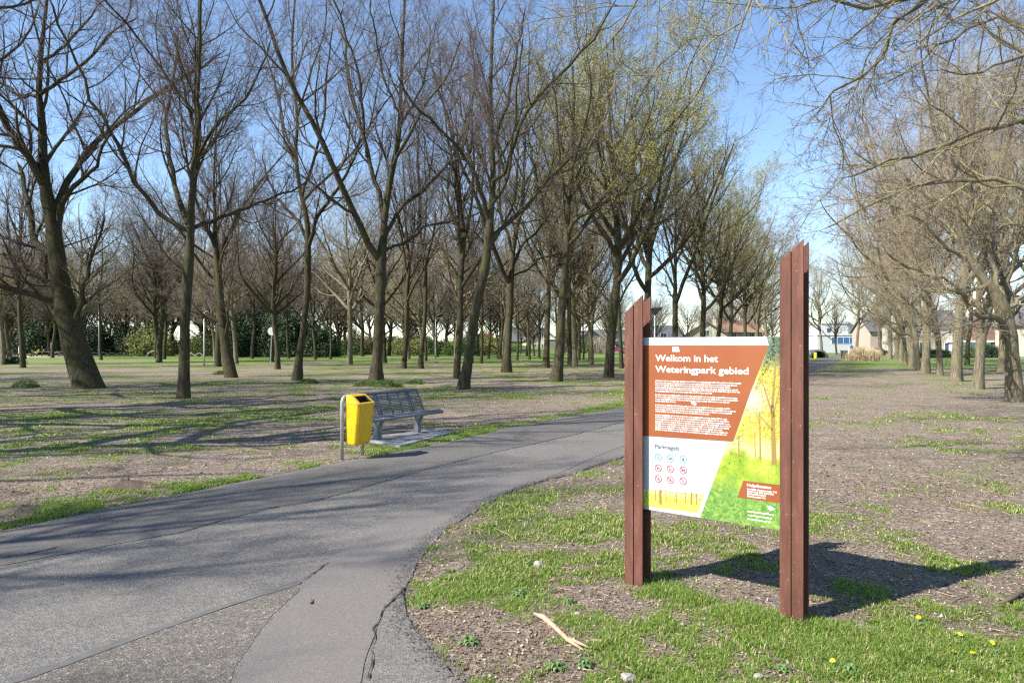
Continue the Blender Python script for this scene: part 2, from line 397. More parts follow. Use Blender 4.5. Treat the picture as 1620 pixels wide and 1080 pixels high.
# bare path strip across the far lawn on the left and sand of the playground
sheet('sand_patch', jag([(-86, 103), (-72, 101), (-66, 108), (-70, 117), (-88, 119), (-95, 112), (-86, 103)], .6, .4, 3), .035, mottled('play_sand', (.42, .33, .26), (.55, .45, .36), 2))

# ------------------------------------------------------------------ tree generator
def nrm(v): return v/np.maximum(np.linalg.norm(v, axis=-1, keepdims=True), 1e-9)
def resample(P, K):
    P = np.array(P, float); s = np.r_[0, np.cumsum(np.linalg.norm(np.diff(P, axis=0), axis=1))]
    t = np.linspace(0, s[-1], K); return np.stack([np.interp(t, s, P[:, i]) for i in range(P.shape[1])], 1)
def spawn(g, P, Rr, c, t0, t1, ang, astd, ratio, K, up, wig, rr, rend=.25, rmin=.002, lmax=9, lmin=.05):
    N, Kp, _ = P.shape
    t = t0+(t1-t0)*((np.arange(c)[None, :]+g.random((N, c)))/c)
    f = t*(Kp-1); i = np.minimum(f.astype(int), Kp-2); fr = (f-i)[..., None]
    ar = np.arange(N)[:, None]
    p0 = P[ar, i]*(1-fr)+P[ar, i+1]*fr; tan = nrm(P[ar, i+1]-P[ar, i])
    r0 = Rr[ar, i]*(1-fr[..., 0])+Rr[ar, i+1]*fr[..., 0]
    L = np.linalg.norm(np.diff(P, axis=1), axis=2).sum(1)[:, None]
    L = np.clip(L*ratio*(1.15-.65*t)*(.65+.7*g.random((N, c))), lmin, lmax)
    ref = nrm(g.normal(size=(N, 1, 3))); u = nrm(np.cross(tan, ref)); v = np.cross(tan, u)
    ph = (np.arange(c)*2.4)[None, :]+g.random((N, c))*1.2+g.random((N, 1))*6
    perp = u*np.cos(ph)[..., None]+v*np.sin(ph)[..., None]
    a = np.radians(ang+g.normal(size=(N, c))*astd)[..., None]
    d = tan*np.cos(a)+perp*np.sin(a)
    M_ = N*c; d = d.reshape(M_, 3); p = p0.reshape(M_, 3); L = L.reshape(M_); r = np.maximum(r0.reshape(M_)*rr, rmin)
    out = np.empty((M_, K, 3)); out[:, 0] = p; st = (L/(K-1))[:, None]
    for k_ in range(1, K):
        p = p+d*st; out[:, k_] = p
        d = nrm(d+g.normal(size=d.shape)*wig+np.array([0, 0, up]))
    tt = np.linspace(0, 1, K)[None, :]
    RR = np.maximum(r[:, None]*(1-tt*(1-rend)), rmin*.6)
    return out, RR
def tubes(P, Rr, S, tip=True):
    N, K, _ = P.shape
    T = np.empty_like(P); T[:, 1:-1] = P[:, 2:]-P[:, :-2]; T[:, 0] = P[:, 1]-P[:, 0]; T[:, -1] = P[:, -1]-P[:, -2]
    T = nrm(T); md = nrm(P[:, -1]-P[:, 0]); alt = np.where(np.abs(md[:, 2:3]) < .8, np.array([[0, 0, 1.]]), np.array([[1., 0, 0]]))
    ref = nrm(np.cross(md, alt))[:, None, :]
    u = nrm(ref-T*(ref*T).sum(-1, keepdims=True)); v = np.cross(T, u)
    kk = K-1 if tip else K
    a = 2*np.pi*np.arange(S)/S
    ring = P[:, :kk, None, :]+Rr[:, :kk, None, None]*(u[:, :kk, None, :]*np.cos(a)[None, None, :, None]+v[:, :kk, None, :]*np.sin(a)[None, None, :, None])
    V = ring.reshape(-1, 3); base = np.arange(N)[:, None, None]*kk*S
    i = np.arange(kk-1)[None, :, None]; j = np.arange(S)[None, None, :]; j2 = (j+1) % S
    fs = []
    if kk > 1:
        fs.append(np.stack([base+i*S+j, base+i*S+j2, base+(i+1)*S+j2, base+(i+1)*S+j], -1).reshape(-1, 4))
    if tip:
        tipi = len(V)+np.arange(N); V = np.concatenate([V, P[:, -1]])
        b2 = (np.arange(N)*kk*S+(kk-1)*S)[:, None]; jj = np.arange(S)[None, :]
        fs.append(np.stack([b2+jj, b2+(jj+1) % S, np.broadcast_to(tipi[:, None], (N, S))], -1).reshape(-1, 3))
    return V, fs
class Acc:
    def __init__(s): s.V = []; s.F = []; s.Mi = []; s.n = 0
    def add(s, V, fs, mi):
        for f in fs: s.F.append(f+s.n); s.Mi.append(mi)
        s.V.append(V); s.n += len(V)
    def mesh(s, name, mats): return mesh_np(name, np.concatenate(s.V), s.F, mats, s.Mi, True)
def trunk_mesh(g, P, Rr, m, S=14, flare=1.0):
    """trunk and main limbs: P list of polylines, first is the trunk"""
    acc = Acc()
    for n, (p, r) in enumerate(zip(P, Rr)):
        p = p.copy(); r = r.copy()
        if n == 0:
            K = max(18, int(np.linalg.norm(p[-1]-p[0])/.35)); q_ = resample(np.c_[p, r], K); p, r = q_[:, :3], q_[:, 3]
            h = p[:, 2]-p[0, 2]; r = r*(1+.42*flare*np.exp(-h/.28)); p[0, 2] -= .15
            V, fs = tubes(p[None], r[None], S, False); V = V.reshape(K, S, 3)
            th = 2*np.pi*np.arange(S)/S; lob = .13*flare*np.exp(-h/.45)[:, None]*np.sin(4*th+g.random()*6)[None, :]+.06*g.normal(size=(K, S))*.6
            V = p[:, None, :]+(V-p[:, None, :])*(1+lob[..., None]); acc.add(V.reshape(-1, 3), fs, 0)
        else:
            V, fs = tubes(p[None], r[None], 8, True); acc.add(V+g.normal(size=V.shape)*r.mean()*.05, fs, 0)
    return acc.mesh('trunk', [m])

def make_tree(seed, trunk, limbs, mb, ml, mt, dens=1.0, leaves=0, up=.10, tw=1.0, autolimbs=0, ang=42, twig_len=1.0, flare=1.0, l2=8, wig=.13, lmax2=4.5, low=.12, cutk=9):
    """trunk: (pts, radii); limbs: list of (pts, radii). All local to the base. -> (trunk mesh, crown mesh)"""
    g = np.random.default_rng(seed)
    tp, tr = np.array(trunk[0], float), np.array(trunk[1], float)
    tp = np.array(tp); sm = smoothpts(np.c_[tp, tr], 4); tp, tr = sm[:, :3], np.maximum(sm[:, 3], .004)
    K = 16
    LP = []; LR = []
    for (p, r) in limbs:
        q_ = smoothpts(np.c_[np.array(p, float), np.array(r, float)], 4); q_ = resample(q_, K)
        jit = g.normal(size=(K, 3))*.03; jit[0] = 0; q_[:, :3] += jit
        LP.append(q_[:, :3]); LR.append(np.maximum(q_[:, 3], .006))
    # upper trunk also bears branches
    tq = resample(np.c_[tp, tr], 24); cut = cutk
    up_t = resample(tq[cut:], K); 
    if autolimbs:
        a, b = spawn(g, up_t[None, :, :3], up_t[None, :, 3], autolimbs, .0, .62, ang, 9, .82, K, up*.55, wig*.7, .72, .12, .012, 10)
        LP += list(a); LR += list(b)
    P1 = np.array(LP+[up_t[:, :3]]); R1 = np.array(LR+[up_t[:, 3]])
    tm = trunk_mesh(g, [tp]+LP, [tr]+LR, mb, 14, flare)
    acc = Acc()
    P2, R2 = spawn(g, P1, R1, l2, low, .98, ang, 10, .46, 9, up, wig*.8, .5, .22, .009, lmax2, .5)
    # long continuations near the tips
    P3, R3 = spawn(g, P2, R2, 7, .1, 1, 38, 12, .5, 7, up*.8, wig*.8, .55, .3, .0058, 2.6*twig_len, .25)
    P4, R4 = spawn(g, P3, R3, max(3, int(round(6*dens))), .1, 1, 36, 14, .58, 4, up*.6, wig*.9, .6, .4, 0.0037*tw, 1.5*twig_len, .15)
    P5, R5 = spawn(g, P4, R4, max(2, int(round(5.5*dens))), .1, 1, 40, 16, .72, 2, 0, .1, .7, .5, .0030*tw, .85*twig_len, .10)
    for P_, R_, S, mi in ((P2, R2, 6, 0), (P3, R3, 4, 0), (P4, R4, 3, 1), (P5, R5, 3, 1)):
        V, fs = tubes(P_, R_, S, True); acc.add(V, fs, mi)
    if leaves:
        sel = g.integers(0, len(P5), leaves); t = g.random(leaves)[:, None]
        c = P5[sel, 0]*(1-t)+P5[sel, 1]*t+g.normal(size=(leaves, 3))*.03
        d1 = nrm(g.normal(size=(leaves, 3)))*.042; d2 = nrm(g.normal(size=(leaves, 3)))*.032
        V = np.stack([c-d1, c+d2, c+d1], 1).reshape(-1, 3)
        acc.add(V, [np.arange(3*leaves).reshape(-1, 3)], 2)
    cm = acc.mesh('crown', [ml, mt, M['bud']])
    return tm, cm
def place_tree(meshes, loc, rz, s, label, group=None, name='bare_tree', cat='tree', sz=None):
    t = empty(name, loc, rz, label, cat, group); t.scale = (s, s, sz or s)
    link('trunk', meshes[0], t); link('crown', meshes[1], t); return t

def traced(d, tr, limbs, drift=.45, seed=0):
    """tr: [(px,py,w)...] ; limbs [(pts, w0, w1)] in photo pixels at depth d -> local coords"""
    g = np.random.default_rng(seed); base = W(tr[0][0], tr[0][1], d); base[2] = 0
    T = np.array([W(x, y, d)-base for x, y, _ in tr]); T[0, 2] = 0
    TR = np.array([w_/2/F*d*.80 for _, _, w_ in tr])
    out = []
    for n, (pts, w0, w1) in enumerate(limbs):
        P = np.array([W(x, y, d)-base for x, y in pts])
        s = np.r_[0, np.cumsum(np.linalg.norm(np.diff(P, axis=0), axis=1))]
        sg = (1 if n % 2 else -1)*(.25+.5*g.random())*drift/.45
        P[:, 1] += sg*s*.6 + g.normal()*0
        rr = (w0+(w1-w0)*s/s[-1])/2/F*d*.88; out.append((P, rr))
    return base, (T, TR), out
TREES = {}
def hero(key, seed, d, tr, limbs, label, mb='bark', ml='limb', mt='twig', drift=.45, **kw):
    kw.setdefault('flare', .45)
    base, T, L = traced(d, tr, limbs, drift, seed)
    ms = make_tree(seed, T, L, M[mb], M[ml], M[mt], **kw); TREES[key] = ms
    place_tree(ms, base, 0, 1, label); return base

hero('T1', 101, 26, [(142, 614, 54), (126, 570, 48), (111, 520, 43), (100, 470, 38), (92, 420, 31), (84, 360, 27), (74, 310, 23), (68, 259, 18), (67, 200, 14), (62, 148, 11), (66, 74, 8), (74, 0, 6), (76, -60, 4)],
     [([(72, 300), (59, 259), (44, 215), (35, 174), (30, 118), (22, 37), (14, -40)], 14, 4),
      ([(86, 335), (89, 296), (111, 230), (126, 200), (159, 163), (185, 126), (222, 89), (267, 44), (300, 10)], 13, 3),
      ([(94, 350), (98, 337), (118, 304), (163, 278), (181, 248), (200, 222), (235, 195)], 10, 2.5),
      ([(97, 462), (55, 400), (22, 374), (0, 326), (-30, 270), (-60, 220)], 17, 6),
      ([(104, 480), (84, 475), (49, 462), (12, 452), (-30, 440), (-80, 400)], 12, 4),
      ([(105, 470), (94, 455), (62, 445), (32, 435), (0, 415), (-50, 390)], 14, 5),
      ([(116, 520), (128, 495), (138, 477), (146, 455), (157, 430), (175, 400), (200, 350)], 11, 3),
      ([(62, 150), (20, 145), (-20, 120), (-60, 100)], 7, 2.5),
      ([(67, 190), (67, 155), (111, 137), (155, 115), (207, 74), (260, 60)], 8, 2.5),
      ([(66, 100), (95, 60), (120, 10), (140, -40)], 6, 2), ([(72, 290), (50, 245), (0, 235), (-40, 200)], 8, 3)],
     'thick-trunked mossy bare tree leaning left at the left edge of the clearing', lmax2=4, l2=9)
hero('T2', 102, 21, [(290, 630, 24), (292, 560, 20), (293, 500, 19), (297, 440, 20), (300, 400, 17), (302, 350, 15), (304, 307, 12), (315, 222, 10), (311, 148, 8), (315, 74, 7), (315, 0, 5), (318, -50, 3)],
     [([(297, 365), (289, 359), (259, 341), (222, 289), (211, 252), (178, 185), (159, 130), (141, 74), (126, 22)], 9, 3),
      ([(298, 355), (289, 337), (259, 278), (237, 222), (222, 155), (218, 93), (211, 18), (205, -30)], 10, 4),
      ([(302, 350), (307, 326), (333, 222), (352, 130), (370, 37), (378, -20)], 9, 3),
      ([(300, 375), (311, 355), (355, 333), (400, 304), (440, 285), (470, 260)], 8, 2.5),
      ([(310, 270), (318, 248), (355, 211), (400, 185), (440, 150), (470, 100)], 7, 2),
      ([(314, 215), (290, 160), (275, 100), (262, 30)], 6, 2)],
     'straight slender front tree between the thick leaning trunk and the yellow bin', up=.14, lmax2=3.2, l2=10, dens=1.1, autolimbs=2)
hero('T4', 104, 32, [(470, 603, 20), (474, 560, 14), (480, 520, 12), (486, 460, 12), (487, 400, 13), (486, 350, 10), (474, 296, 8), (468, 241, 7), (470, 185, 6), (462, 100, 5), (465, 20, 4), (470, -30, 3)],
     [([(487, 395), (507, 348), (533, 322), (570, 274), (590, 230)], 8, 3), ([(487, 385), (470, 350), (440, 320), (415, 280), (400, 230)], 7, 2.5),
      ([(478, 310), (500, 260), (520, 200), (530, 130), (545, 60)], 6, 2), ([(470, 260), (445, 220), (430, 160), (425, 90)], 5, 2)],
     'thin bare tree with a mossy patch low on its trunk left of the bin', up=.16, dens=1.1, autolimbs=4, lmax2=3.4)
hero('T5', 105, 28.8, [(594, 610, 30), (597, 560, 20), (600, 500, 20), (602, 450, 20), (603, 410, 19), (607, 370, 15), (609, 341, 13), (618, 281, 12), (630, 222, 10), (634, 150, 7), (637, 74, 6), (640, 0, 5), (640, -50, 3)],
     [([(603, 415), (589, 398), (563, 333), (544, 289), (533, 248), (507, 200), (485, 155), (467, 93), (444, 30), (430, -20)], 13, 3.5),
      ([(607, 350), (605, 330), (585, 267), (574, 222), (559, 178), (544, 122), (535, 60), (522, 0)], 9, 3),
      ([(580, 250), (578, 200), (578, 148), (563, 93), (548, 44), (537, 0)], 6, 2.5),
      ([(610, 370), (618, 355), (637, 315), (674, 281), (696, 252), (720, 200), (735, 130)], 8, 3),
      ([(616, 300), (622, 267), (652, 222), (674, 185), (711, 148), (740, 90)], 7, 2.5),
      ([(604, 405), (611, 393), (652, 374), (674, 352), (733, 337), (780, 310)], 6, 2),
      ([(634, 180), (610, 130), (600, 70), (590, 10)], 5, 2), ([(632, 200), (665, 130), (675, 60), (690, 0)], 5, 2)],
     'dark bare tree with forked upswept limbs standing directly behind the bench', up=.14, lmax2=3.6, l2=9)
hero('T6', 106, 25.4, [(732, 617, 26), (740, 575, 20), (747, 520, 18), (757, 470, 18), (768, 420, 18), (772, 380, 17), (776, 340, 14), (780, 281, 12), (778, 230, 10), (776, 148, 8), (778, 74, 7), (781, 0, 5), (783, -50, 3)],
     [([(774, 350), (770, 337), (755, 289), (733, 252), (707, 230), (674, 200), (659, 185), (640, 150)], 9, 2.5),
      ([(748, 275), (735, 207), (730, 174), (707, 133), (678, 93), (670, 50)], 6, 2),
      ([(777, 310), (781, 289), (800, 274), (830, 200), (867, 163), (922, 115), (960, 60)], 8, 2.5),
      ([(772, 385), (781, 370), (800, 352), (837, 318), (859, 285), (922, 222), (960, 200)], 9, 3),
      ([(779, 240), (800, 180), (815, 110), (830, 30)], 7, 2.5), ([(778, 200), (755, 140), (745, 70), (735, 0)], 6, 2),
      ([(776, 330), (800, 300), (812, 240), (818, 170), (825, 100)], 6, 2)],
     'bare tree leaning right with a smooth curved trunk, behind the right end of the bench', up=.13, lmax2=3.6, l2=9)
hero('T7', 107, 30.5, [(879, 607, 25), (885, 560, 19), (888, 500, 17), (893, 440, 15), (897, 380, 12), (900, 315, 9), (904, 278, 8), (906, 220, 6), (908, 160, 5), (905, 100, 4)],
     [([(898, 375), (904, 355), (941, 330), (970, 317), (1000, 290), (1020, 250)], 9, 3), ([(894, 400), (889, 385), (863, 341), (855, 296), (841, 222), (835, 150)], 8, 3),
      ([(900, 330), (885, 270), (880, 200), (870, 130)], 6, 2), ([(902, 300), (930, 240), (950, 170), (960, 110)], 6, 2)],
     'stout tree with the first yellow-green buds, nearest budding tree left of the sign', leaves=24000, up=.16, autolimbs=4, lmax2=3.2, dens=.9)

# generic trees grown in local metres
def straight(h, r, lean=0, wob=.12, seed=0):
    g = np.random.default_rng(seed); z = np.linspace(0, h, 9); x = np.cumsum(g.normal(size=9))*wob+lean*z; y = np.cumsum(g.normal(size=9))*wob
    x -= x[0]; y -= y[0]
    return np.stack([x, y, z], 1), r*np.array([1, .9, .83, .76, .62, .47, .34, .22, .1])
def vase(key, seed, h=15, r=.26, n=8, **kw):
    mb = kw.pop('mb', 'bark'); ml = kw.pop('ml', 'limb'); mt = kw.pop('mt', 'twig')
    TREES[key] = make_tree(seed, straight(h, r, 0, .1, seed), [], M[mb], M[ml], M[mt], autolimbs=n, **kw)
vase('G1', 201, 15, .22, 11, up=.15, ang=42, lmax2=3.6, cutk=6, flare=.7)
vase('G2', 202, 14, .18, 9, up=.18, ang=38, dens=.9, lmax2=3, cutk=7, flare=.7)
vase('G3', 203, 15, .24, 12, up=.10, ang=50, cutk=6, flare=.7, mt='twig_tan', ml='limb_light', mb='bark_light')
vase('GB', 204, 15, .22, 12, up=.15, ang=42, leaves=42000, cutk=6, flare=.7, mt='twig_tan', dens=.9)
vase('GF', 205, 15, .26, 12, up=.10, ang=44, tw=2.2, dens=.8, mt='twig_tan', cutk=4, flare=.6)          # coarser twigs for far trees
# right avenue: big spreading limbs reaching over the grass
hero('R1', 110, 20, [(1606, 637, 32), (1603, 590, 27), (1600, 560, 26), (1595, 520, 27), (1587, 490, 26), (1575, 465, 22), (1561, 448, 18), (1540, 420, 13), (1520, 370, 10), (1510, 300, 8), (1500, 220, 6), (1490, 150, 4)],
     [([(1592, 535), (1585, 525), (1574, 508), (1557, 501), (1531, 501), (1512, 497), (1499, 488), (1488, 475), (1465, 460), (1430, 440)], 12, 3),
      ([(1598, 540), (1608, 500), (1615, 440), (1612, 380), (1600, 300), (1590, 200), (1585, 120)], 16, 4),
      ([(1560, 450), (1540, 458), (1500, 462), (1460, 440), (1410, 425), (1370, 400)], 8, 2.5),
      ([(1575, 465), (1580, 420), (1560, 360), (1560, 280), (1570, 200)], 9, 3), ([(1535, 415), (1490, 390), (1440, 350), (1390, 330), (1340, 325)], 7, 2),
      ([(1515, 340), (1470, 300), (1430, 240), (1400, 190)], 6, 2), ([(1590, 490), (1610, 475), (1640, 450), (1690, 420)], 9, 3),
      ([(1508, 290), (1540, 220), (1560, 150), (1560, 80)], 5, 2)],
     'sturdy bare tree at the right edge with a crooked trunk and long low limb', mb='bark_light', ml='limb_light', mt='twig_tan', up=.05, lmax2=3.2, l2=10, dens=1.0, wig=.18)
hero('R0', 111, 14, [(1728, 672, 40), (1735, 600, 34), (1730, 500, 30), (1715, 400, 30), (1705, 300, 26), (1690, 200, 20), (1670, 90, 14), (1655, -20, 10), (1650, -120, 5)],
     [([(1710, 300), (1660, 230), (1620, 208), (1589, 204), (1533, 218), (1467, 241), (1422, 259), (1341, 285), (1274, 304)], 13, 3),
      ([(1715, 350), (1660, 300), (1620, 276), (1570, 274), (1518, 270), (1459, 289), (1407, 315), (1350, 350)], 12, 2.5),
      ([(1700, 250), (1640, 150), (1620, 93), (1570, 111), (1533, 141), (1496, 152), (1437, 178), (1370, 174)], 9, 2),
      ([(1680, 120), (1650, 30), (1620, 2), (1570, 18), (1533, 41), (1480, 80), (1440, 90)], 9, 2.5),
      ([(1712, 400), (1640, 380), (1580, 360), (1520, 380), (1470, 350)], 9, 2), ([(1660, 20), (1600, -60), (1540, -100), (1470, -110), (1400, -60)], 9, 3)],
     'bare tree rooted just outside the right edge, its pale limbs arching over the grass', mb='bark_light', ml='limb_light', mt='twig', up=.02, lmax2=2.4, l2=10, dens=.9, wig=.2, low=.25)
hero('N0', 112, 7.5, [(1990, 778, 60), (1990, 600, 52), (1985, 400, 46), (1960, 200, 38), (1930, 50, 28), (1900, -150, 18), (1890, -300, 10)],
     [([(1940, 150), (1800, 60), (1650, -10), (1560, -20), (1496, 2), (1459, 6), (1400, 17), (1341, 28), (1307, 11), (1260, -10), (1200, -15)], 22, 3),
      ([(1930, 50), (1750, -60), (1600, -90), (1467, -5), (1430, 55), (1393, 100), (1348, 126), (1322, 163)], 18, 3),
      ([(1920, 0), (1700, -160), (1500, -200), (1330, -150), (1230, -60), (1170, 0), (1167, 44), (1137, 119)], 20, 3),
      ([(1910, -60), (1700, -260), (1450, -300), (1200, -220), (1080, -120), (1010, -20), (960, 50)], 20, 3)],
     'near bare tree beyond the right edge with thin twigs hanging into the sky', mb='bark_light', ml='limb_light', mt='twig', up=-.03, lmax2=1.5, l2=12, dens=.6, wig=.22, low=.35, drift=.12, tw=.75, twig_len=.6)

def put(key, px, py, s, label, group=None, rz=None, sz=None, name='bare_tree'):
    g = G(px, py); return place_tree(TREES[key], (g.x, g.y, 0), random.uniform(0, 6.28) if rz is None else rz, s, label, group, name, sz=sz)
MID = [
 ('G3', 4, 577, .8, 'young tree at the far left edge beside a dark low bush'),
 ('G1', 252, 573, 1.15, 'bare tree with many low forks, left of the straight slender front trunk'),
 ('G3', 340, 569, .8, 'thin bare trunk just left of the lamp column with hoops behind it'),
 ('T1', 366, 597, .78, 'dark mossy tree leaning left, right of the straight slender front trunk'),
 ('G1', 399, 567, 1.0, 'bare tree left of the round road sign, pale against dark evergreens'),
 ('G2', 457, 567, 1.0, 'curving pale trunk right of the round road sign against dark evergreens'),
 ('G1', 499, 569, .85, 'bare tree in front of the right end of the dark evergreens'),
 ('G3', 553, 576, 1.05, 'tan bare tree left of the forked tree behind the bench'),
 ('G1', 608, 574, 1.1, 'bare trunk half hidden behind the forked tree behind the bench'),
 ('G3', 641, 570, .8, 'small pale tree on the strip of grass right of the forked tree'),
 ('T4', 665, 583, 1.0, 'bare tree midway between the forked tree and the leaning curved trunk'),
 ('G2', 674, 571, .8, 'slim bare tree close behind the one midway between forked and curved trunks'),
 ('G2', 722, 599, 1.0, 'dark upright trunk just left of the leaning curved trunk'),
 ('G2', 761, 575, .8, 'thin trunk with yellowish bark right of the leaning curved trunk'),
 ('G1', 773, 567, .75, 'small far tree before the grey bank, right of the curved trunk'),
 ('G1', 788, 567, .8, 'dark small far tree near the red cart on the bank'),
 ('T5', 801, 589, 1.05, 'bare tree forking low, left of the gabled cream house'),
 ('G3', 797, 572, .95, 'pale trunk right behind the low-forking tree left of the cream house'),
 ('G2', 818, 570, .8, 'thin tree in front of the grey roof of the cream gabled house'),
 ('G2', 838, 569, .9, 'thin pale tree before the gable of the cream house'),
 ('G1', 853, 567, .85, 'thin forked tree before the right side of the cream gable'),
 ('T7', 863, 582, 1.05, 'budding tree immediately left of the stout budding tree'),
 ('GB', 904, 579, 1.2, 'budding tree with greenish trunk immediately right of the stout budding tree'),
 ('G2', 923, 569, .7, 'slim tree before the grey garage door far off'),
 ('G3', 936, 577, .8, 'round-headed pale tree with a fan of straight branches left of the sign'),
 ('GB', 963, 597, 1.15, 'green-hazed tree beside the rusty left sign post'),
 ('G2', 983, 583, .9, 'thin dark tree touching the left edge of the rusty left post'),
 ('GB', 1022, 590, 1.15, 'budding tree right behind the grey lamp head'),
 ('T5', 1068, 586, .85, 'dark tree with a low fork just above the white top edge of the sign'),
 ('GB', 1108, 582, 1.0, 'budding tree above the middle of the sign heading'),
 ('GB', 1134, 578, .95, 'budding tree above the right part of the sign heading'),
 ('G3', 1157, 576, .88, 'pale straight tree above the sign, before the pinkish house wall'),
 ('GB', 1178, 573, .9, 'small far budding tree above the top right corner of the orange field'),
 ('G3', 1197, 570, .95, 'tan tree among the last ones left of the tall rusty post'),
 ('G3', 1214, 567, 1.0, 'last tan tree left of the tall rusty post'),
 ('G3', 1300, 563, 1.0, 'wide fan-shaped bare tree beside the far end of the path, left of the white building'),
 ('G3', 1355, 564, 1.0, 'tan bare tree rising out of the reeds by the far end of the path')]
for (k_, px, py, s, lab) in MID: put(k_, px, py, s*(.78 if k_ == 'T1' else 1), lab, sz=s*1.12 if k_ == 'T1' else s)
AV = [('R1', 1547, 615, 1.05, 'second tree of the right avenue, thick trunk with a round knot hole', 2.9), ('G3', 1513, 603, 1.0, 'third tree of the right avenue, narrow trunk with a low left limb', 1), ('R1', 1487, 594, .95, 'fourth tree of the right avenue, low fork reaching left over the grass', .3),
      ('G3', 1464, 590, 1.05, 'fifth tree of the right avenue, before the cream house with green hedge', 2), ('R1', 1453, 586, .95, 'sixth tree of the right avenue, left of the cream house windows', 5.8), ('G3', 1443, 581, 1.05, 'seventh tree of the right avenue in the shade of its neighbours', 4),
      ('R1', 1433, 577, .95, 'eighth tree of the right avenue, slim from here', .2), ('G3', 1426, 574, 1.05, 'ninth tree of the right avenue near its far end', .9), ('G3', 1419, 571, 1.1, 'tenth tree of the right avenue, darkest trunk at the far end', .5), ('G3', 1408, 568, 1.1, 'last tree of the right avenue behind the reeds', 2.5),
      ('G3', 1585, 588, 1.0, 'tree of the back row with a slanting root, between the two nearest avenue trunks', 1.4), ('G3', 1640, 590, 1.1, 'back-row tree behind the crooked trunk at the right edge', 1.9), ('G1', 1530, 577, .9, 'small tree behind the second avenue tree, near the garage', 3), ('G3', 1392, 566, 1.1, 'thin straight tree at the edge of the reeds', 3.3)]
for (k_, px, py, s, lab, rz) in AV: put(k_, px, py, s*(.8 if k_ == 'R1' else .95), lab, None, rz, sz=s*1.05, name='avenue_tree')

# trees outside the frame on the left and behind: their crowns throw the branch shadows
vase('G0', 206, 15, .30, 9, up=.12, ang=46, lmax2=4.5, cutk=6, dens=.5, l2=6, flare=.7)
for i, (x, y, k_, s) in enumerate([(-11.8, 1.6, 'G2', .85), (-11.2, 8.6, 'G0', .9), (-16.2, 11.6, 'G0', 1.0), (-15.5, 15.6, 'G0', 1.0), (-19, 6.2, 'G0', .95), (-20.5, 19.2, 'G1', 1.0), (-23, 11, 'G0', 1.0), (-27, 22, 'G1', 1.1), (-34, 27, 'G3', 1.1), (-42, 32, 'G2', 1.2)]):
    place_tree(TREES[k_], (x, y, 0), i*1.3, s, 'tree of the wood beyond the left edge, its crown shading the path', 'trees outside the left edge')
REFS = [(0, 'the left picture edge'), (140, 'the thick leaning trunk'), (252, 'the low-forked left tree'), (290, 'the slender front trunk'), (366, 'the dark mossy left-leaning tree'), (431, 'the round road sign'), (475, 'the mossy-patched thin tree'), (553, 'the tan tree behind the bin'), (600, 'the forked tree behind the bench'), (665, 'the tree midway behind the bench'), (735, 'the leaning curved trunk'), (801, 'the low-forking middle tree'), (880, 'the stout budding tree'), (963, 'the green-hazed tree beside the sign')]
def deep_label(x, y, k_):
    px = 810+x/y*F; p, t_ = min(REFS, key=lambda q: abs(q[0]-px))
    return {'G1': 'many-forked bare tree', 'G2': 'slender bare tree', 'G3': 'tan bare tree'}[k_]+' deep in the wood, '+('close ' if abs(px-p) < 14 else '')+('left of ' if px < p else 'right of ')+t_
# trees within the wood, rows behind (seen between the front ones)
def cl(x, y): return abs(x/y)*F
n_b = 0; spots = []
g_ = np.random.default_rng(77)
while n_b < 24:
    y = g_.uniform(48, 96); x = g_.uniform(-.74, .12)*y
    if any((x-a)**2+(y-b)**2 < 36 for a, b in spots): continue
    spots.append((x, y)); n_b += 1
    place_tree(TREES[('G1', 'G2', 'G3', 'G1')[n_b % 4]], (x, y, 0), g_.random()*6.28, g_.uniform(.85, 1.1), deep_label(x, y, ('G1', 'G2', 'G3', 'G1')[n_b % 4]), 'bare trees deep in the wood')
n_b = 0; spots = []
while n_b < 105:
    y = g_.uniform(104, 170); x = g_.uniform(-.85, .40)*y
    if x > 5 and y < 130: continue
    if any((x-a)**2+(y-b)**2 < 16 for a, b in spots): continue
    spots.append((x, y)); n_b += 1
    place_tree(TREES['GF'], (x, y, 0), g_.random()*6.28, g_.uniform(.85, 1.3)*(1 if x < -8 else .72), 'bare tree in the brownish belt closing the view behind the park', 'bare trees of the far belt')
for i in range(34):
    y = g_.uniform(115, 210); x = y*g_.uniform(.36, .95)
    place_tree(TREES['GF'], (x, y, 0), g_.random()*6.28, g_.uniform(.5, .8), 'bare garden tree among the houses behind the right avenue', 'garden trees by the houses')

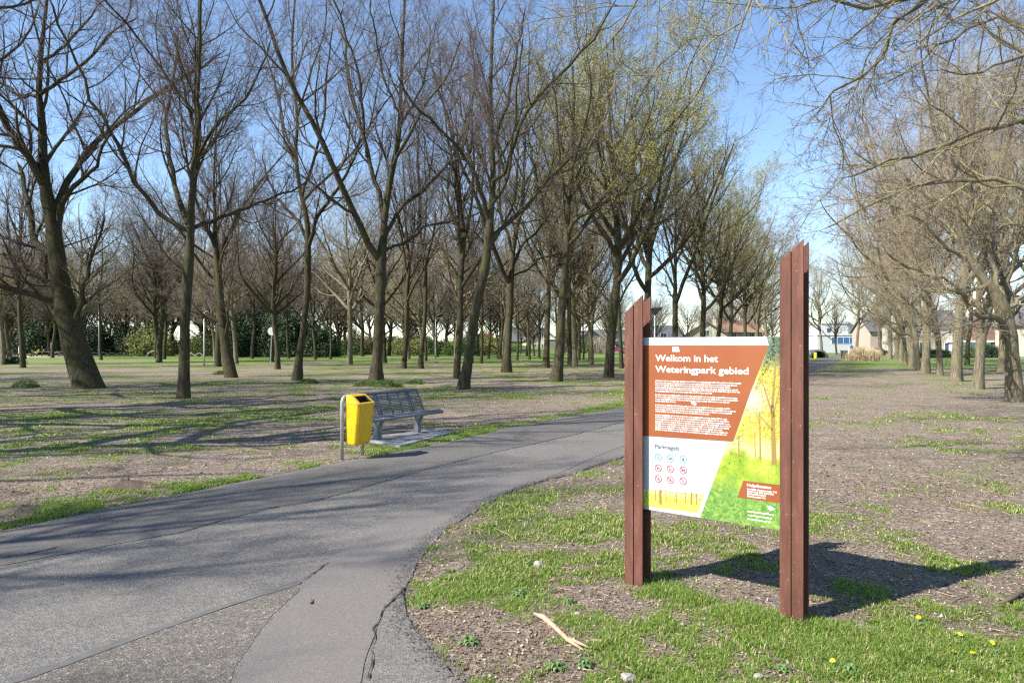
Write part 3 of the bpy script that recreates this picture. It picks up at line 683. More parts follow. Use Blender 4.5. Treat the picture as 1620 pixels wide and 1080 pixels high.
# ------------------------------------------------------------------ shrubs of leaf clumps
def shrub_mesh(seed, a, b, h, nclump, nleaf, size, m, stems=True, flat=.0):
    g = np.random.default_rng(seed); acc = Acc()
    u = nrm(g.normal(size=(nclump, 3))); u[:, 2] = np.abs(u[:, 2])*1.0-.08
    rad = .55+.45*g.random(nclump)[:, None]**.5
    c = u*rad*np.array([a, b, h]); c[:, 2] = np.maximum(c[:, 2], .15*h*g.random(nclump))
    ci = g.integers(0, nclump, nleaf); p = c[ci]+g.normal(size=(nleaf, 3))*np.array([a, b, h])*.11
    p[:, 2] = np.abs(p[:, 2])
    d1 = nrm(g.normal(size=(nleaf, 3))+nrm(p)*.0); d2 = nrm(np.cross(d1, g.normal(size=(nleaf, 3))))
    s = size*(.6+.8*g.random(nleaf))[:, None]
    V = np.stack([p-d1*s, p-d2*s*.45, p+d1*s, p+d2*s*.45], 1).reshape(-1, 3)
    acc.add(V, [np.arange(4*nleaf).reshape(-1, 4)], 0)
    n = min(nclump, 26); P = np.linspace(0, 1, 5)[None, :, None]*c[:n, None, :]; P = P+g.normal(size=P.shape)*.03*h
    P[:, 0] *= .3; P[:, 0, 2] = -.05
    V, fs = tubes(P, np.full((n, 5), .012*h)*np.linspace(1, .4, 5), 5); sa = Acc(); sa.add(V, fs, 0)
    return acc.mesh('foliage', [m]), sa.mesh('stem', [M['limb']])
SH = {'ever': shrub_mesh(1, 1, 1, 1.6, 90, 16000, .045, M['ever']), 'olive': shrub_mesh(2, 1, 1, 1.1, 70, 6000, .04, M['olive']),
      'green': shrub_mesh(3, 1, 1, 1.0, 60, 6000, .04, M['green']), 'hedge': shrub_mesh(4, 1, 1, 1.2, 120, 9000, .035, M['green']), 'blossom': shrub_mesh(5, 1, 1, 1.2, 80, 5000, .03, M['litter_b'])}
def shrub(key, x, y, sx, sy, sz, label, group=None, name='shrub', cat='shrub'):
    t = empty(name, (x, y, 0), random.uniform(0, 6.28) if abs(sx-sy) < .5 else 0, label, cat, group); t.scale = (sx, sy, sz)
    link('foliage', SH[key][0], t); link('stem', SH[key][1], t)
M['brush'] = leafy('brown_undergrowth', (.07, .05, .038), (.19, .15, .11), 1.5)
SH['brush'] = shrub_mesh(7, 1, 1, 1.3, 90, 9000, .035, M['brush'])
g_ = np.random.default_rng(52)
for i, px in enumerate(range(-40, 800, 30)):
    d_ = 146+g_.uniform(-4, 8); k_ = ('brush', 'ever', 'brush', 'olive')[i % 4] if px < 560 else ('brush', 'olive', 'brush')[i % 3]
    shrub(k_, (px-810)/F*d_, d_, g_.uniform(3, 4.2), 3, g_.uniform(3.2, 5.2) if k_ != 'olive' else 3, {'brush': 'brown leafless thicket', 'ever': 'dark evergreen bush', 'olive': 'olive budding bush'}[k_]+' in the understorey of the far belt', 'understorey of the far belt')
D = 104
for i, (px, wd, h) in enumerate([(385, 3.4, 3.9), (415, 3.8, 4.7), (448, 3.6, 4.4), (480, 3.2, 3.8), (508, 2.8, 2.9)]):
    shrub('ever', (px-810)/F*D, D+i % 2*2, wd, 3, h, 'dark evergreen in the dense clump behind the round road sign', 'dark evergreens behind the round road sign', 'evergreen_shrub')
D = 135
for i, (px, wd, h) in enumerate([(-20, 5, 5.4), (20, 5, 6.0), (62, 5, 5.5), (98, 5, 5.2), (150, 4.5, 3.6), (185, 4, 4.0), (215, 4, 3.0)]):
    shrub('ever', (px-810)/F*D, D+i % 2*3, wd, 4, h, 'tall dark evergreen closing the playground off behind', 'tall evergreens behind the playground', 'evergreen_shrub')
shrub('olive', (238-810)/F*112, 112, 4.0, 3, 4.8, 'drooping olive-yellow shrub right of the playground lawn, left of the slender front trunk')
shrub('olive', (325-810)/F*112, 112, 3.2, 3, 3.6, 'yellow-green shrub between the two rows of steel hoops and the evergreens')
for i, px in enumerate([535, 560, 615, 640, 665, 700, 735, 765]):
    d = 128+i % 3*5; shrub(('green', 'olive')[i % 2], (px-810)/F*d, d, 4, 3, 2.8+(i*37 % 5)*.3, 'low spring-green shrub along the foot of the grassy bank', 'low shrubs along the grassy bank')
for i, (px, k_, h) in enumerate([(812, 'olive', 2.2), (905, 'blossom', 2.5), (947, 'blossom', 4), (926, 'olive', 2.5), (1000, 'green', 2)]):
    d = 165; shrub(k_, (px-810)/F*d, d, 3, 2.5, h, ['olive garden bush left of the cream gabled house', 'pale budding bush right of the cream house', 'pink-white blossoming bush before the grey garage', 'low olive bush between garage and blossom', 'green garden bush behind the left rusty post'][i])
shrub('green', -14.2*1.35, 28.5*1.4-13, .45, .45, .3, 'small ivy tuft low in the grass right of the slender front trunk')
shrub('ever', -47.5, 62, 2.4, 2.2, .95, 'low dark bush at the far left edge of the lawn')
for (px, py, s, lab) in [(352, 592, .5, 'ivy tuft at the foot of the mossy left-leaning tree'), (580, 611, .55, 'ivy tuft left of the forked tree behind the bench'), (612, 612, .6, 'ivy tuft right of the forked tree behind the bench'), (487, 606, .45, 'ivy tuft right of the mossy-patched thin trunk'), (658, 607, .4, 'ivy tuft alone in the dirt behind the bench')]:
    g = G(px, py); shrub('green', g.x, g.y, s, s, s*.5, lab, None, 'ivy_tuft', 'plant')
d = 98; shrub('hedge', (1532-810)/F*d, d, 1.5, 1.5, 1.5, 'clipped round yellow-green bush right of the white garage')
shrub('ever', (1566-810)/F*d, d, 1.6, 1.4, 1.15, 'dark green bush before the brown-roofed house')
shrub('ever', (1457-810)/F*d+2, d, 3.4, .8, .75, 'dark clipped hedge before the cream house with upstairs windows', name='hedge', cat='hedge')

# reeds
g_ = np.random.default_rng(9); n = 3400; d0 = 76
bx = (1366-810)/F*d0+g_.normal(size=n)*.62; by = d0+g_.normal(size=n)*.7
P = np.zeros((n, 4, 3)); hh = 1.75*(.35+.65*g_.random(n))*np.clip(1.15-.22*np.abs(bx-(1366-810)/F*d0), .3, 1); P[:, :, 2] = np.linspace(0, 1, 4)[None]*hh[:, None]
ln = g_.normal(size=(n, 2))*.12; P[:, :, 0] = bx[:, None]+np.linspace(0, 1, 4)[None]**2*ln[:, :1]; P[:, :, 1] = by[:, None]+np.linspace(0, 1, 4)[None]**2*ln[:, 1:]
V, fs = tubes(P, np.full((n, 4), .016), 3); a = Acc(); a.add(V, fs, 0)
tag(link('dry_reeds', a.mesh('dry_reeds', [M['reed']])), 'clump of straw-coloured dry reeds at the far end of the path', 'reeds', kind='stuff')

# ------------------------------------------------------------------ buildings
M['cream'] = mottled('cream_render', (.44, .39, .30), (.52, .47, .38), 2, .85, .1)
M['pinkwall'] = mottled('pink_cream_brick', (.38, .29, .24), (.46, .37, .31), 8, .85, .2)
M['white'] = mottled('white_cladding', (.50, .52, .54), (.58, .59, .6), 2, .6, .05)
M['rooftile'] = mottled('grey_roof_tiles', (.07, .07, .08), (.13, .13, .14), 8, .7, .5)
M['brownroof'] = mottled('brown_roof_tiles', (.20, .11, .07), (.30, .18, .12), 8, .8, .5)
M['glass'] = mat('window_glass', (.04, .06, .09), .08, 0, .8)
M['blueglass'] = mat('blue_window_band', (.03, .12, .32), .15)
M['frame'] = mat('white_frames', (.78, .78, .76), .5)
M['solar'] = mat('solar_panels', (.015, .03, .10), .15)
M['door'] = mottled('grey_door', (.16, .15, .14), (.22, .21, .2), 6)
def house(x, y, rz, wd, dp, eh, rh, wall, roof, wins, label, name='house', gable_front=True, door=None, chim=True, solar=False):
    t = empty(name, (x, y, 0), rz, label, 'house'); b = MB()
    if gable_front:
        b.prism([(-wd/2, 0, -.3), (wd/2, 0, -.3), (wd/2, 0, eh), (0, 0, rh), (-wd/2, 0, eh)], (0, dp, 0))
    else:
        b.prism([(-wd/2, 0, -.3), (-wd/2, dp, -.3), (-wd/2, dp, eh), (-wd/2, dp/2, rh), (-wd/2, 0, eh)], (wd, 0, 0))
    b.build('wall', wall, t)
    r = MB(); th = .22
    if gable_front:
        for sg in (-1, 1):
            a_ = Vector((sg*wd/2, 0, eh)); e = Vector((0, 0, rh)); dr = (a_-e).normalized(); a2 = a_+dr*.5
            nn = Vector((-dr.z*sg, 0, dr.x*sg)); nn = nn if nn.z > 0 else -nn
            r.prism([e+nn*.01+Vector((0, -.5, 0)), a2+nn*.01+Vector((0, -.5, 0)), a2+nn*th+Vector((0, -.5, 0)), e+nn*th+Vector((0, -.5, 0))], (0, dp+1, 0))
    else:
        for sg in (0, 1):
            yy = 0 if sg == 0 else dp
            a_ = Vector((-wd/2-.4, yy, eh)); e = Vector((-wd/2-.4, dp/2, rh)); dr = (a_-e).normalized(); a2 = a_+dr*.5
            nn = Vector((0, -dr.z, dr.y)); nn = nn if nn.z > 0 else -nn
            r.prism([e+nn*.01, a2+nn*.01, a2+nn*th, e+nn*th], (wd+.8, 0, 0))
            if solar and sg == 0:
                so_ = MB()
                for q in range(4):
                    p0 = e+dr*.7+nn*(th+.03)+Vector((1.5+q*1.15, 0, 0)); so_.obox(p0, (1.05, 0, 0), dr*1.7, nn*.05)
    ro = r.build('roof', roof, t)
    if solar: so_.build('solar_panel', M['solar'], ro)
    if chim:
        MB().box(wd*.15, wd*.15+.7, dp/2-.3, dp/2+.4, rh-1, rh+.7).build('chimney', wall, ro)
    for (cx, cz, ww, hh_) in wins:
        fr = MB()
        x0, x1, z0, z1 = cx-ww/2, cx+ww/2, cz-hh_/2, cz+hh_/2
        for (a0, a1, c0, c1) in ((x0-.08, x0, z0-.08, z1+.08), (x1, x1+.08, z0-.08, z1+.08), (x0, x1, z1, z1+.08), (x0, x1, z0-.1, z0), (cx-.03, cx+.03, z0, z1)):
            fr.box(a0, a1, -.09, -.004, c0, c1)
        f = fr.build('window', M['frame'], t)
        MB().box(x0, x1, -.045, -.006, z0, z1).build('pane', M['glass'], f)
    if door:
        cx, ww, hh_, mm = door; MB().box(cx-ww/2, cx+ww/2, -.06, -.004, 0, hh_).build('door', M[mm], t)
    return t
h0 = 172
house((851-810)/F*h0+1.2, h0, .12, 8, 10, 3.2, 6.2, M['cream'], M['rooftile'], [(-1, 4.3, .8, 1.2), (0.2, 4.3, .8, 1.2), (-2.2, 1.5, 1.1, 1.5), (.2, 1.5, 1.1, 1.6), (1.8, 1.5, 1, 1.5)], 'cream gabled house with grey roof beyond the trees left of the sign')
house((835-810)/F*h0-2, h0+14, .12, 9, 7, 3.2, 6.8, M['pinkwall'], M['rooftile'], [], 'dark-roofed house end just behind the cream gabled house', gable_front=False)
t = empty('garage', ((872-810)/F*h0, h0-2, 0), 0, 'flat white garage with dark grey door right of the cream gabled house', 'garage')
MB().box(-1.7, 1.9, 0, 5, -.2, 3.4).build('wall', M['white'], t); MB().box(-1.9, 2.1, -.3, 5.2, 3.4, 3.6).build('roof', M['frame'], t); MB().box(-1.3, 1.5, -.05, -.004, 0, 3).build('door', M['door'], t)
house((900-810)/F*h0, h0+6, -.1, 9, 7, 3.0, 6.4, M['pinkwall'], M['rooftile'], [(-1.8, 4, .9, 1), (-2, 1.6, 1.4, 1.4), (2, 1.6, 1.4, 1.3)], 'pinkish house half hidden by the stout budding tree')
house((925-810)/F*h0+2, h0+2, .2, 9, 8, 2.6, 5.6, M['cream'], M['rooftile'], [(0, 1.4, 2.4, 1.6)], 'low grey-roofed house with a dark porch left of the rusty left post', chim=False)
house((975-810)/F*h0, h0+8, 0, 11, 8, 3, 6, M['white'], M['rooftile'], [(-2, 1.5, 2, 1.4), (2, 1.5, 2, 1.4)], 'white house behind the rusty left post', gable_front=False)
house((1050-810)/F*150, 150, .2, 10, 8, 3.2, 6.2, M['white'], M['rooftile'], [(0, 4, 1.4, 1)], 'grey-roofed white house showing above the left part of the sign', gable_front=False)
house((1118-810)/F*140, 140, -.2, 10, 8, 3.4, 6.6, M['cream'], M['rooftile'], [(0, 4.4, 1, 1)], 'grey-roofed cream gable showing above the middle of the sign')
house((1175-810)/F*150, 150, .1, 9, 8, 4.8, 7.2, M['pinkwall'], M['brownroof'], [(-2, 4, 1, 1), (2, 4, 1, 1)], 'pinkish house showing above the right part of the sign', gable_front=False)
# white building with blue window band
t = empty('white_building', ((1331-810)/F*178, 178, 0), 0, 'white building with a blue window band beyond the end of the path', 'building')
b = MB(); b.box(-6.3, 8, 0, 9, -.3, 4.6); b.box(-4.6, 2.2, 1, 9, 4.6, 7.6); b.build('wall', M['white'], t)
MB().prism([(2.25, .8, 4.62), (7.6, .8, 4.62), (2.25, .8, 8.2)], (0, 8, 0)).build('roof', mottled('slate_blue_roof', (.16, .18, .21), (.24, .26, .3), 4), t)
MB().box(-6.5, 8.2, -.2, 9.2, 4.6, 4.8).box(-4.8, 2.4, .8, 9.2, 7.6, 7.8).build('parapet', M['frame'], t)
for i in range(6):
    x0 = -2.6+i*1.55; f = MB().box(x0, x0+1.5, -.08, -.004, 2.3, 2.38).box(x0, x0+1.5, -.08, -.004, 4.0, 4.08).box(x0, x0+.06, -.08, -.004, 2.38, 4).build('window', M['frame'], t)
    MB().box(x0+.06, x0+1.5, -.05, -.006, 2.38, 4.0).build('pane', M['blueglass'], f)
for (x0, z0) in [(-3.3, 5.3), (-1.4, 5.3)]:
    f = MB().box(x0-.06, x0+1.16, .92, .996, z0-.06, z0).box(x0-.06, x0+1.16, .92, .996, z0+1.1, z0+1.16).build('window', M['frame'], t); MB().box(x0, x0+1.1, .95, .994, z0, z0+1.1).build('pane', M['glass'], f)
house((1290-810)/F*190, 190, 0, 9, 8, 3.4, 6, M['cream'], M['rooftile'], [(-2, 1.8, 2.2, 1.6), (2, 1.8, 1.8, 1.6)], 'cream house left of the white building at the end of the path')
house((1383-810)/F*182, 182, .1, 11, 8, 4.5, 7.5, M['white'], M['rooftile'], [(-3, 3.4, 1.4, 1.2), (0, 3.4, 1.4, 1.2), (2.5, 1.5, 1.4, 1.2)], 'pale house right of the white building behind the reeds')
# right side houses
hd = 112
house((1478-810)/F*hd, hd, -.05, 9, 8, 5.2, 7.6, M['cream'], M['rooftile'], [(-2.6, 4.2, 1.1, 1.1), (0.2, 4.2, 1.1, 1.1), (2.8, 4.2, 1.1, 1.1), (-2.4, 1.5, 1.8, 1.6), (2.4, 1.4, 1.5, 1.5)], 'two-storey cream house behind the dark clipped hedge of the right avenue', gable_front=False)
t = empty('garage', ((1522-810)/F*hd, hd-3, 0), 0, 'low white garage between the cream house and the round clipped bush', 'garage')
MB().box(-2.3, 2.6, 0, 5, -.2, 2.3).build('wall', M['white'], t); MB().box(-2.6, 2.9, -.4, 5.2, 2.3, 2.6).build('roof', M['frame'], t); MB().box(-1.4, 1.0, -.05, -.004, 0, 2.0).build('door', mat('white_blue_garage_door', (.55, .62, .7), .5), t)
house((1577-810)/F*hd, hd+2, .55, 10, 8, 2.6, 6.6, M['pinkwall'], M['brownroof'], [(-2, 1.4, 1.4, 1.2), (2, 1.4, 1.4, 1.2)], 'brown-roofed house with dark solar panels behind the second avenue tree', gable_front=False, solar=True)
house((1640-810)/F*hd, hd-6, .1, 10, 8, 5, 7.8, M['cream'], M['rooftile'], [(-3.6, 4.2, 1.2, 1.3), (-3.6, 1.6, 1.2, 1.3)], 'cream house with blue-grey roof cut by the right edge', gable_front=True)
house((1420-810)/F*150, 150, 0, 12, 8, 5, 8, M['pinkwall'], M['rooftile'], [(-3, 3.8, 1.4, 1.2), (0, 3.8, 1.4, 1.2), (3, 3.8, 1.4, 1.2)], 'pinkish house hidden among the far avenue trunks', gable_front=False)

# ------------------------------------------------------------------ cars
M['tyre'] = mat('tyre_rubber', (.02, .02, .02), .9)
M['rim'] = mat('wheel_metal', (.5, .5, .52), .35, .8)
def car(x, y, rz, col, label):
    t = empty('parked_car', (x, y, 0), rz, label, 'car'); pm = mat('car_paint', col, .25, .1, .6)
    prof = [(-2.1, .35), (-2.15, .75), (-1.9, .95), (-1.35, 1.0), (-.9, 1.42), (.6, 1.45), (1.2, 1.0), (1.95, .86), (2.15, .7), (2.12, .35)]
    MB().prism([(a, -.85, c) for a, c in prof], (0, 1.7, 0)).build('body', pm, t, bevel=.04)
    for sg in (-1, 1):
        MB().prism([(-1.2, sg*.852, 1.02), (-.84, sg*.852, 1.35), (.52, sg*.852, 1.37), (1.0, sg*.852, 1.02)], (0, sg*.01, 0)).build('side_window', M['glass'], t)
    MB().obox((.66, -.72, 1.44), (0, 1.44, 0), (.52, 0, -.40), (.02, 0, .02)).build('windscreen', M['glass'], t)
    for wx in (-1.3, 1.35):
        for wy in (-.87, .70):
            wl = MB().tube([(wx, wy, .32), (wx, wy+.17, .32)], .32, 16).build('wheel', M['tyre'], t)
            MB().tube([(wx, wy-.012, .32), (wx, wy+.182, .32)], .19, 12).build('rim', M['rim'], wl)
    for sg in (-1, 1): MB().box(2.06, 2.17, sg*.62-.15, sg*.62+.15, .62, .76).build('headlight', M['frame'], t)
car((974-810)/F*158, 158, .1, (.45, .06, .10), 'dark pink-red parked car beside the rusty left post')
car((1408-810)/F*120, 120, .6, (.03, .03, .04), 'black parked car among the far avenue trunks behind the reeds')
car((1378-810)/F*150, 150, .3, (.2, .22, .26), 'grey-blue parked car behind the reeds near the pale house')
# red cart on the bank
t = empty('road_trailer', ((767-810)/F*175, 175, 2.6), 0, 'red trailer standing on the grassy bank between the trunks', 'trailer')
MB().box(-1.6, 1.6, -.8, .8, .9, 2.3).build('body', mat('red_paint', (.55, .04, .05), .4), t, bevel=.05)
for wx in (-.5, .5): MB().tube([(wx, -.9, .45), (wx, .9, .45)], .42, 14).build('wheel', M['tyre'], t)
MB().tube([(1.6, 0, .9), (2.7, 0, .6)], .05).build('drawbar', M['rim'], t)

# ------------------------------------------------------------------ lamp posts, signs, hoops, playground
M['galv'] = mottled('galvanised_steel', (.34, .36, .37), (.48, .5, .5), 12, .45, .1, .002, .6)
M['greypaint'] = mottled('blue_grey_painted_steel', (.13, .145, .165), (.20, .215, .235), 10, .42, .1, .002, .3)
def lamp(x, y, h, label, head='disc'):
    t = empty('street_lamp', (x, y, 0), 0, label, 'lamp')
    MB().tube([(0, 0, -.1), (0, 0, 1), (0, 0, h)], [.075, .06, .045], 10).build('pole', M['galv'], t, smooth=True)
    if head == 'disc':
        MB().tube([(0, 0, h-.05), (0, 0, h+.08), (0, 0, h+.30), (0, 0, h+.34)], [.06, .16, .42, .44], 20).tube([(0, 0, h+.34), (0, 0, h+.40)], [.46, .42], 20).build('lamp_shade', M['greypaint'], t)
    else:
        MB().tube([(0, 0, h), (.15, 0, h+.12), (.55, 0, h+.15)], .035, 8).box(.4, .95, -.09, .09, h+.1, h+.2).build('lamp_head', M['galv'], t)
g = G(1036, 592); lamp(g.x, g.y, 1.6+(548-497)/F*g.y, 'grey lamp post with a wide shallow disc head right of the rusty left post')
lamp((156-810)/F*112, 112, 8.0, 'tall thin lamp post on the lawn right of the thick leaning trunk', 'arm')
lamp((262-810)/F*95, 95, 7.0, 'thin lamp post beside the left hoops near the low-forked tree', 'arm')
g = G(323, 580); lamp(g.x, g.y, 1.6+(548-495)/F*g.y, 'short slim post right of the straight slender front trunk', 'arm')
lamp((689-810)/F*90, 90, 5.2, 'thin far lamp post before the grassy bank', 'arm')
# round traffic sign seen from behind
g = G(428, 573); t = empty('traffic_sign', (g.x, g.y, 0), 0, 'round traffic sign seen from behind, white-grey, before the dark evergreens', 'sign')
MB().tube([(0, 0, -.1), (.12, 0, 2.6), (.16, 0, 3.55)], .045, 8).build('pole', M['galv'], t)
MB().tube([(.16, -.10, 3.15), (.16, -.07, 3.15)], .42, 24).build('sign_plate', mat('sign_back_grey', (.6, .62, .63), .45, .3), t)
d = 76; t = empty('traffic_sign', ((1343-810)/F*d, d, 0), 0, 'small round blue traffic sign on a white pole left of the reeds', 'sign')
MB().tube([(0, 0, -.1), (0, 0, 1.7)], .04, 8).build('pole', M['frame'], t)
pl = MB().tube([(0.3, -.06, 1.55), (.3, -.03, 1.55)], .19, 24).build('sign_plate', mat('sign_blue', (.02, .12, .42), .4), t)
MB().tube([(0.3, -.064, 1.55), (.3, -.06, 1.55)], .06, 16).build('white_symbol', M['frame'], pl)
# yellow bollard-like bin and dark arch
d = 92; t = empty('barrel', ((1290-810)/F*d, d, 0), 0, 'small yellow barrel beside the path at the left of its far end', 'barrel')
MB().tube([(0, 0, 0), (0, 0, .2), (0, 0, .65), (0, 0, .8)], [.15, .2, .2, .13], 14).build('body', mat('yellow_plastic', (.75, .68, .03), .5), t)
t = empty('culvert', ((1296-810)/F*97, 97, 0), 0, 'grey concrete arch with a dark opening behind the yellow barrel', 'arch')
n = 12; arc = [(math.cos(math.pi*i/n)*1.35-.0, 0, math.sin(math.pi*i/n)*1.2) for i in range(n+1)]; arci = [(a*.8, 0, c*.8) for a, _, c in arc]
MB().prism(arc+arci[::-1], (0, 2.2, 0)).build('arch_ring', mottled('old_concrete', (.2, .19, .17), (.34, .32, .29), 4), t)
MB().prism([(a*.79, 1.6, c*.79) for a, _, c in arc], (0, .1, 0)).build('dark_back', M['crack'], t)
t = empty('wheeled_bin', ((1337-810)/F*88, 88, 0), .2, 'dark wheeled bin standing at the path edge left of the reeds', 'bin')
MB().prism([(-.35, -.35, .06), (.35, -.35, .06), (.42, -.42, 1.0), (-.42, -.42, 1.0)], (0, .75, 0)).build('body', mat('black_plastic', (.03, .035, .035), .6), t, bevel=.03)
MB().prism([(-.45, -.46, 1.0), (-.45, .42, 1.0), (-.45, .42, 1.12), (-.45, -.4, 1.05)], (.9, 0, 0)).build('lid', mat('black_lid', (.04, .045, .045), .5), t)
# steel hoops on the lawn
M['hoop'] = mottled('weathered_hoop_wood', (.25, .23, .19), (.42, .39, .33), 6, .7)
hm = MB(); hm.tube([(math.cos(math.pi*i/12)*.78, 0, -.05+math.sin(math.pi*i/12)*.62) for i in range(13)], .05, 8); hoop0 = hm.build('arched_rail', M['hoop'], None, smooth=True); hme = hoop0.data
bpy.data.objects.remove(hoop0)
for i, px in enumerate([90, 105, 150, 165, 177, 191]):
    d = 116; o = link('arched_rail', hme, None, ((px-810)/F*d, d, 0)); tag(o, 'low arched rail in the left row edging the playground lawn', 'rail', 'arched rails edging the playground lawn')
for i, (px, py, s) in enumerate([(243, 566, 1.7), (301, 566, 1.15), (315, 566, 1.15)]):
    g = G(px, py); o = link('arched_rail', hme, None, (g.x, g.y, 0)); o.scale = (s*.75, 1, s); tag(o, ['tall arched rail left of the low-forked tree', 'arched rail just right of the slender front trunk', 'arched rail beside the short slim post'][i], 'rail')
# playground logs and posts
M['oldwood'] = mottled('weathered_dark_wood', (.08, .06, .045), (.17, .13, .10), 5, .85, .4)
def px_at(px, d): return (px-810)/F*d
for i, (px, d, L, rz) in enumerate([(27, 112, 2.4, .2), (38, 110, 2.0, .5), (44, 107, 1.8, -.3)]):
    t = empty('picnic_bench', (px_at(px, d), d, 0), rz, ['weathered timber bench left in the sandpit', 'middle weathered timber bench of the sandpit', 'weathered timber bench right in the sandpit'][i], 'bench')
    MB().box(-L/2, L/2, -.2, .2, .42, .5).build('seat', M['oldwood'], t)
    for sx in (-1, 1): MB().box(sx*L*.38-.08, sx*L*.38+.08, -.18, .18, -.05, .42).build('leg', M['oldwood'], t)
d = 108; t = empty('timber_walkway', (px_at(62, d), d, 0), 0, 'long low timber walkway on posts crossing the playground', 'play equipment')
for i in range(12):
    MB().box(i*.75-1, i*.75-.28, -.3, .3, .72+.02*(i % 3), .82+.02*(i % 3)).build('plank', M['oldwood'], t)
for i in range(7): MB().tube([(i*1.35-.9, 0, -.05), (i*1.35-.9, 0, .72)], .08, 8).build('leg', M['oldwood'], t)
for i, px in enumerate([30, 81]):
    d = 118; MB().tube([(0, 0, -.05), (0, 0, 2.3 if i else 1.7)], .09, 8).build('post', M['frame'], None, (px_at(px, d), d, 0))
    tag(C.objects[-1] if False else bpy.context.scene.objects[[o.name for o in C.objects if o.name.startswith('post')][-1]], ['short white post standing at the left of the playground', 'taller white post in the middle of the playground'][i], 'post')
d = 110; t = empty('spring_rider', (px_at(58, d), d, 0), 0, 'small yellow-green figure-shaped spring rider on the sand', 'play equipment')
MB().tube([(0, 0, 0), (0.04, 0, .25), (0, 0, .5)], [.12, .08, .1], 8).build('spring', M['oldwood'], t)
MB().tube([(-.35, 0, .75), (0, 0, .6), (.3, 0, .8), (.38, 0, 1.15)], [.1, .2, .18, .1], 10).build('seat', mat('lime_plastic', (.42, .48, .04), .5), t, smooth=True)

# ------------------------------------------------------------------ park bench
pad_m = mottled('concrete_slab', (.21, .205, .20), (.30, .295, .285), 9, .85, .3, .004)
FL, FRt, BR, BL = [np.array(G(*p)[:]) for p in ((632, 708.5), (716, 686.5), (682, 680), (575, 697.5))]
t = empty('concrete_pad', (0, 0, 0), 0, 'grey slab pad under the steel bench beside the path', 'paving')
for i in range(4):
    a0, a1 = i/4+.004, (i+1)/4-.004
    p = [FL+(FRt-FL)*a0, FL+(FRt-FL)*a1, BL+(BR-BL)*a1, BL+(BR-BL)*a0]
    MB().prism([(v[0], v[1], -.03) for v in p], (0, 0, .068+.004*(i % 2))).build('slab', pad_m, t, bevel=.004)
bu = Vector((.533, .846, 0)); bv = Vector((-.846, .533, 0)); bz = Vector((0, 0, 1))
BF = Vector((-1.268, 12.45, 0))
def bp(u, v, z): return BF+bu*u+bv*v+bz*z
t = empty('park_bench', BF+bv*.35+bu*-.87, 0, 'blue-grey steel bench with wire seat and back on the slab pad', 'bench')
o_ = t.location.copy()
def bl(u, v, z): return bp(u, v, z)-o_
L = -1.76
# seat frame
sf = MB(); sf.tube([bl(0, .0, .415), bl(L, .0, .415)], .028, 10).tube([bl(0, .44, .40), bl(L, .44, .40)], .02, 8)
for u in (0, -.3, -.6, -.9, -1.2, -1.5, L): sf.tube([bl(u, 0, .42), bl(u, .06, .445), bl(u, .22, .425), bl(u, .44, .40)], .016, 6)
sf.build('seat_frame', M['greypaint'], t, smooth=True)
for i in range(13):
    v = .03+i*.031; z = .44-.03*abs(i-1)/10
    MB().tube([bl(0, v, z+.012), bl(L, v, z+.012)], .007, 5, caps=False).build('seat_rod', M['greypaint'], t)
bf = MB(); bf.tube([bl(0, .62, .80), bl(L, .62, .80)], .026, 10)
for u in (0, -.27, -.33, -.56, -.82, -1.10, -1.16, -1.42, L): bf.tube([bl(u, .44, .40), bl(u, .50, .58), bl(u, .62, .80)], .015, 6)
bf.build('back_frame', M['greypaint'], t, smooth=True)
for i in range(13):
    f_ = (i+.5)/13; v = .455+f_*.155; z = .43+f_*.35
    MB().tube([bl(0, v, z), bl(L, v, z)], .0095, 5, caps=False).build('back_rod', M['greypaint'], t)
for u in (-.24, -1.28):
    MB().prism([bl(u-.05, .33, .02), bl(u-.05, .47, .02), bl(u-.05, .42, .22), bl(u-.05, .44, .41), bl(u-.05, .24, .41), bl(u-.05, .32, .25)], bu*.10).build('leg', M['greypaint'], t, bevel=.012)

# ------------------------------------------------------------------ litter bin
M['yellow'] = mottled('yellow_bin_plastic', (.62, .36, .0), (.68, .42, .01), 4, .38, .08, .002)
k = NT(M['yellow']); k.col(k.mix(k.fr(k.noise(14, 6, .75, k.scale((1, 1, .3))), .52, .72), (.66, .40, .005), (.40, .23, .03)))
t = empty('litter_bin', G(541, 727), 0, 'yellow litter bin hung on a bent steel tube frame beside the path', 'bin')
e = Vector((.46, .888, 0)); fn = Vector((.888, -.46, 0)); z_ = Vector((0, 0, 1))
def bb(a, f_, z): return e*a+fn*f_+z_*z
pts = [bb(0, 0, -.12), bb(0, 0, .80)]+[bb(.10-.10*math.cos(R(x)), 0, .80+.10*math.sin(R(x))) for x in (20, 45, 70, 90)]+[bb(.34, 0, .90)]+[bb(.34+.1*math.sin(R(x)), 0, .80+.10*math.cos(R(x))) for x in (20, 45, 70, 90)]+[bb(.44, 0, -.12)]
MB().tube(pts, .024, 12).build('tube_frame', M['galv'], t, smooth=True)
b = MB()
def sec(z, f1, a0=.035, a1=.385): return [bb(a0, .035, z), bb(a1, .035, z), bb(a1-.0, f1-.03, z), bb(a1-.02, f1, z), bb(a0+.03, f1, z), bb(a0, f1-.03, z)]
rings = [sec(.21, .20, .055, .365), sec(.23, .215, .045, .375), sec(.50, .25), sec(.79, .28)]
vs = sum(rings, []); fs = [tuple(range(6))]
for r_ in range(3):
    for i in range(6): fs.append((r_*6+i, r_*6+(i+1) % 6, (r_+1)*6+(i+1) % 6, (r_+1)*6+i))
b.add(vs, fs); b.build('body', M['yellow'], t, bevel=.006)
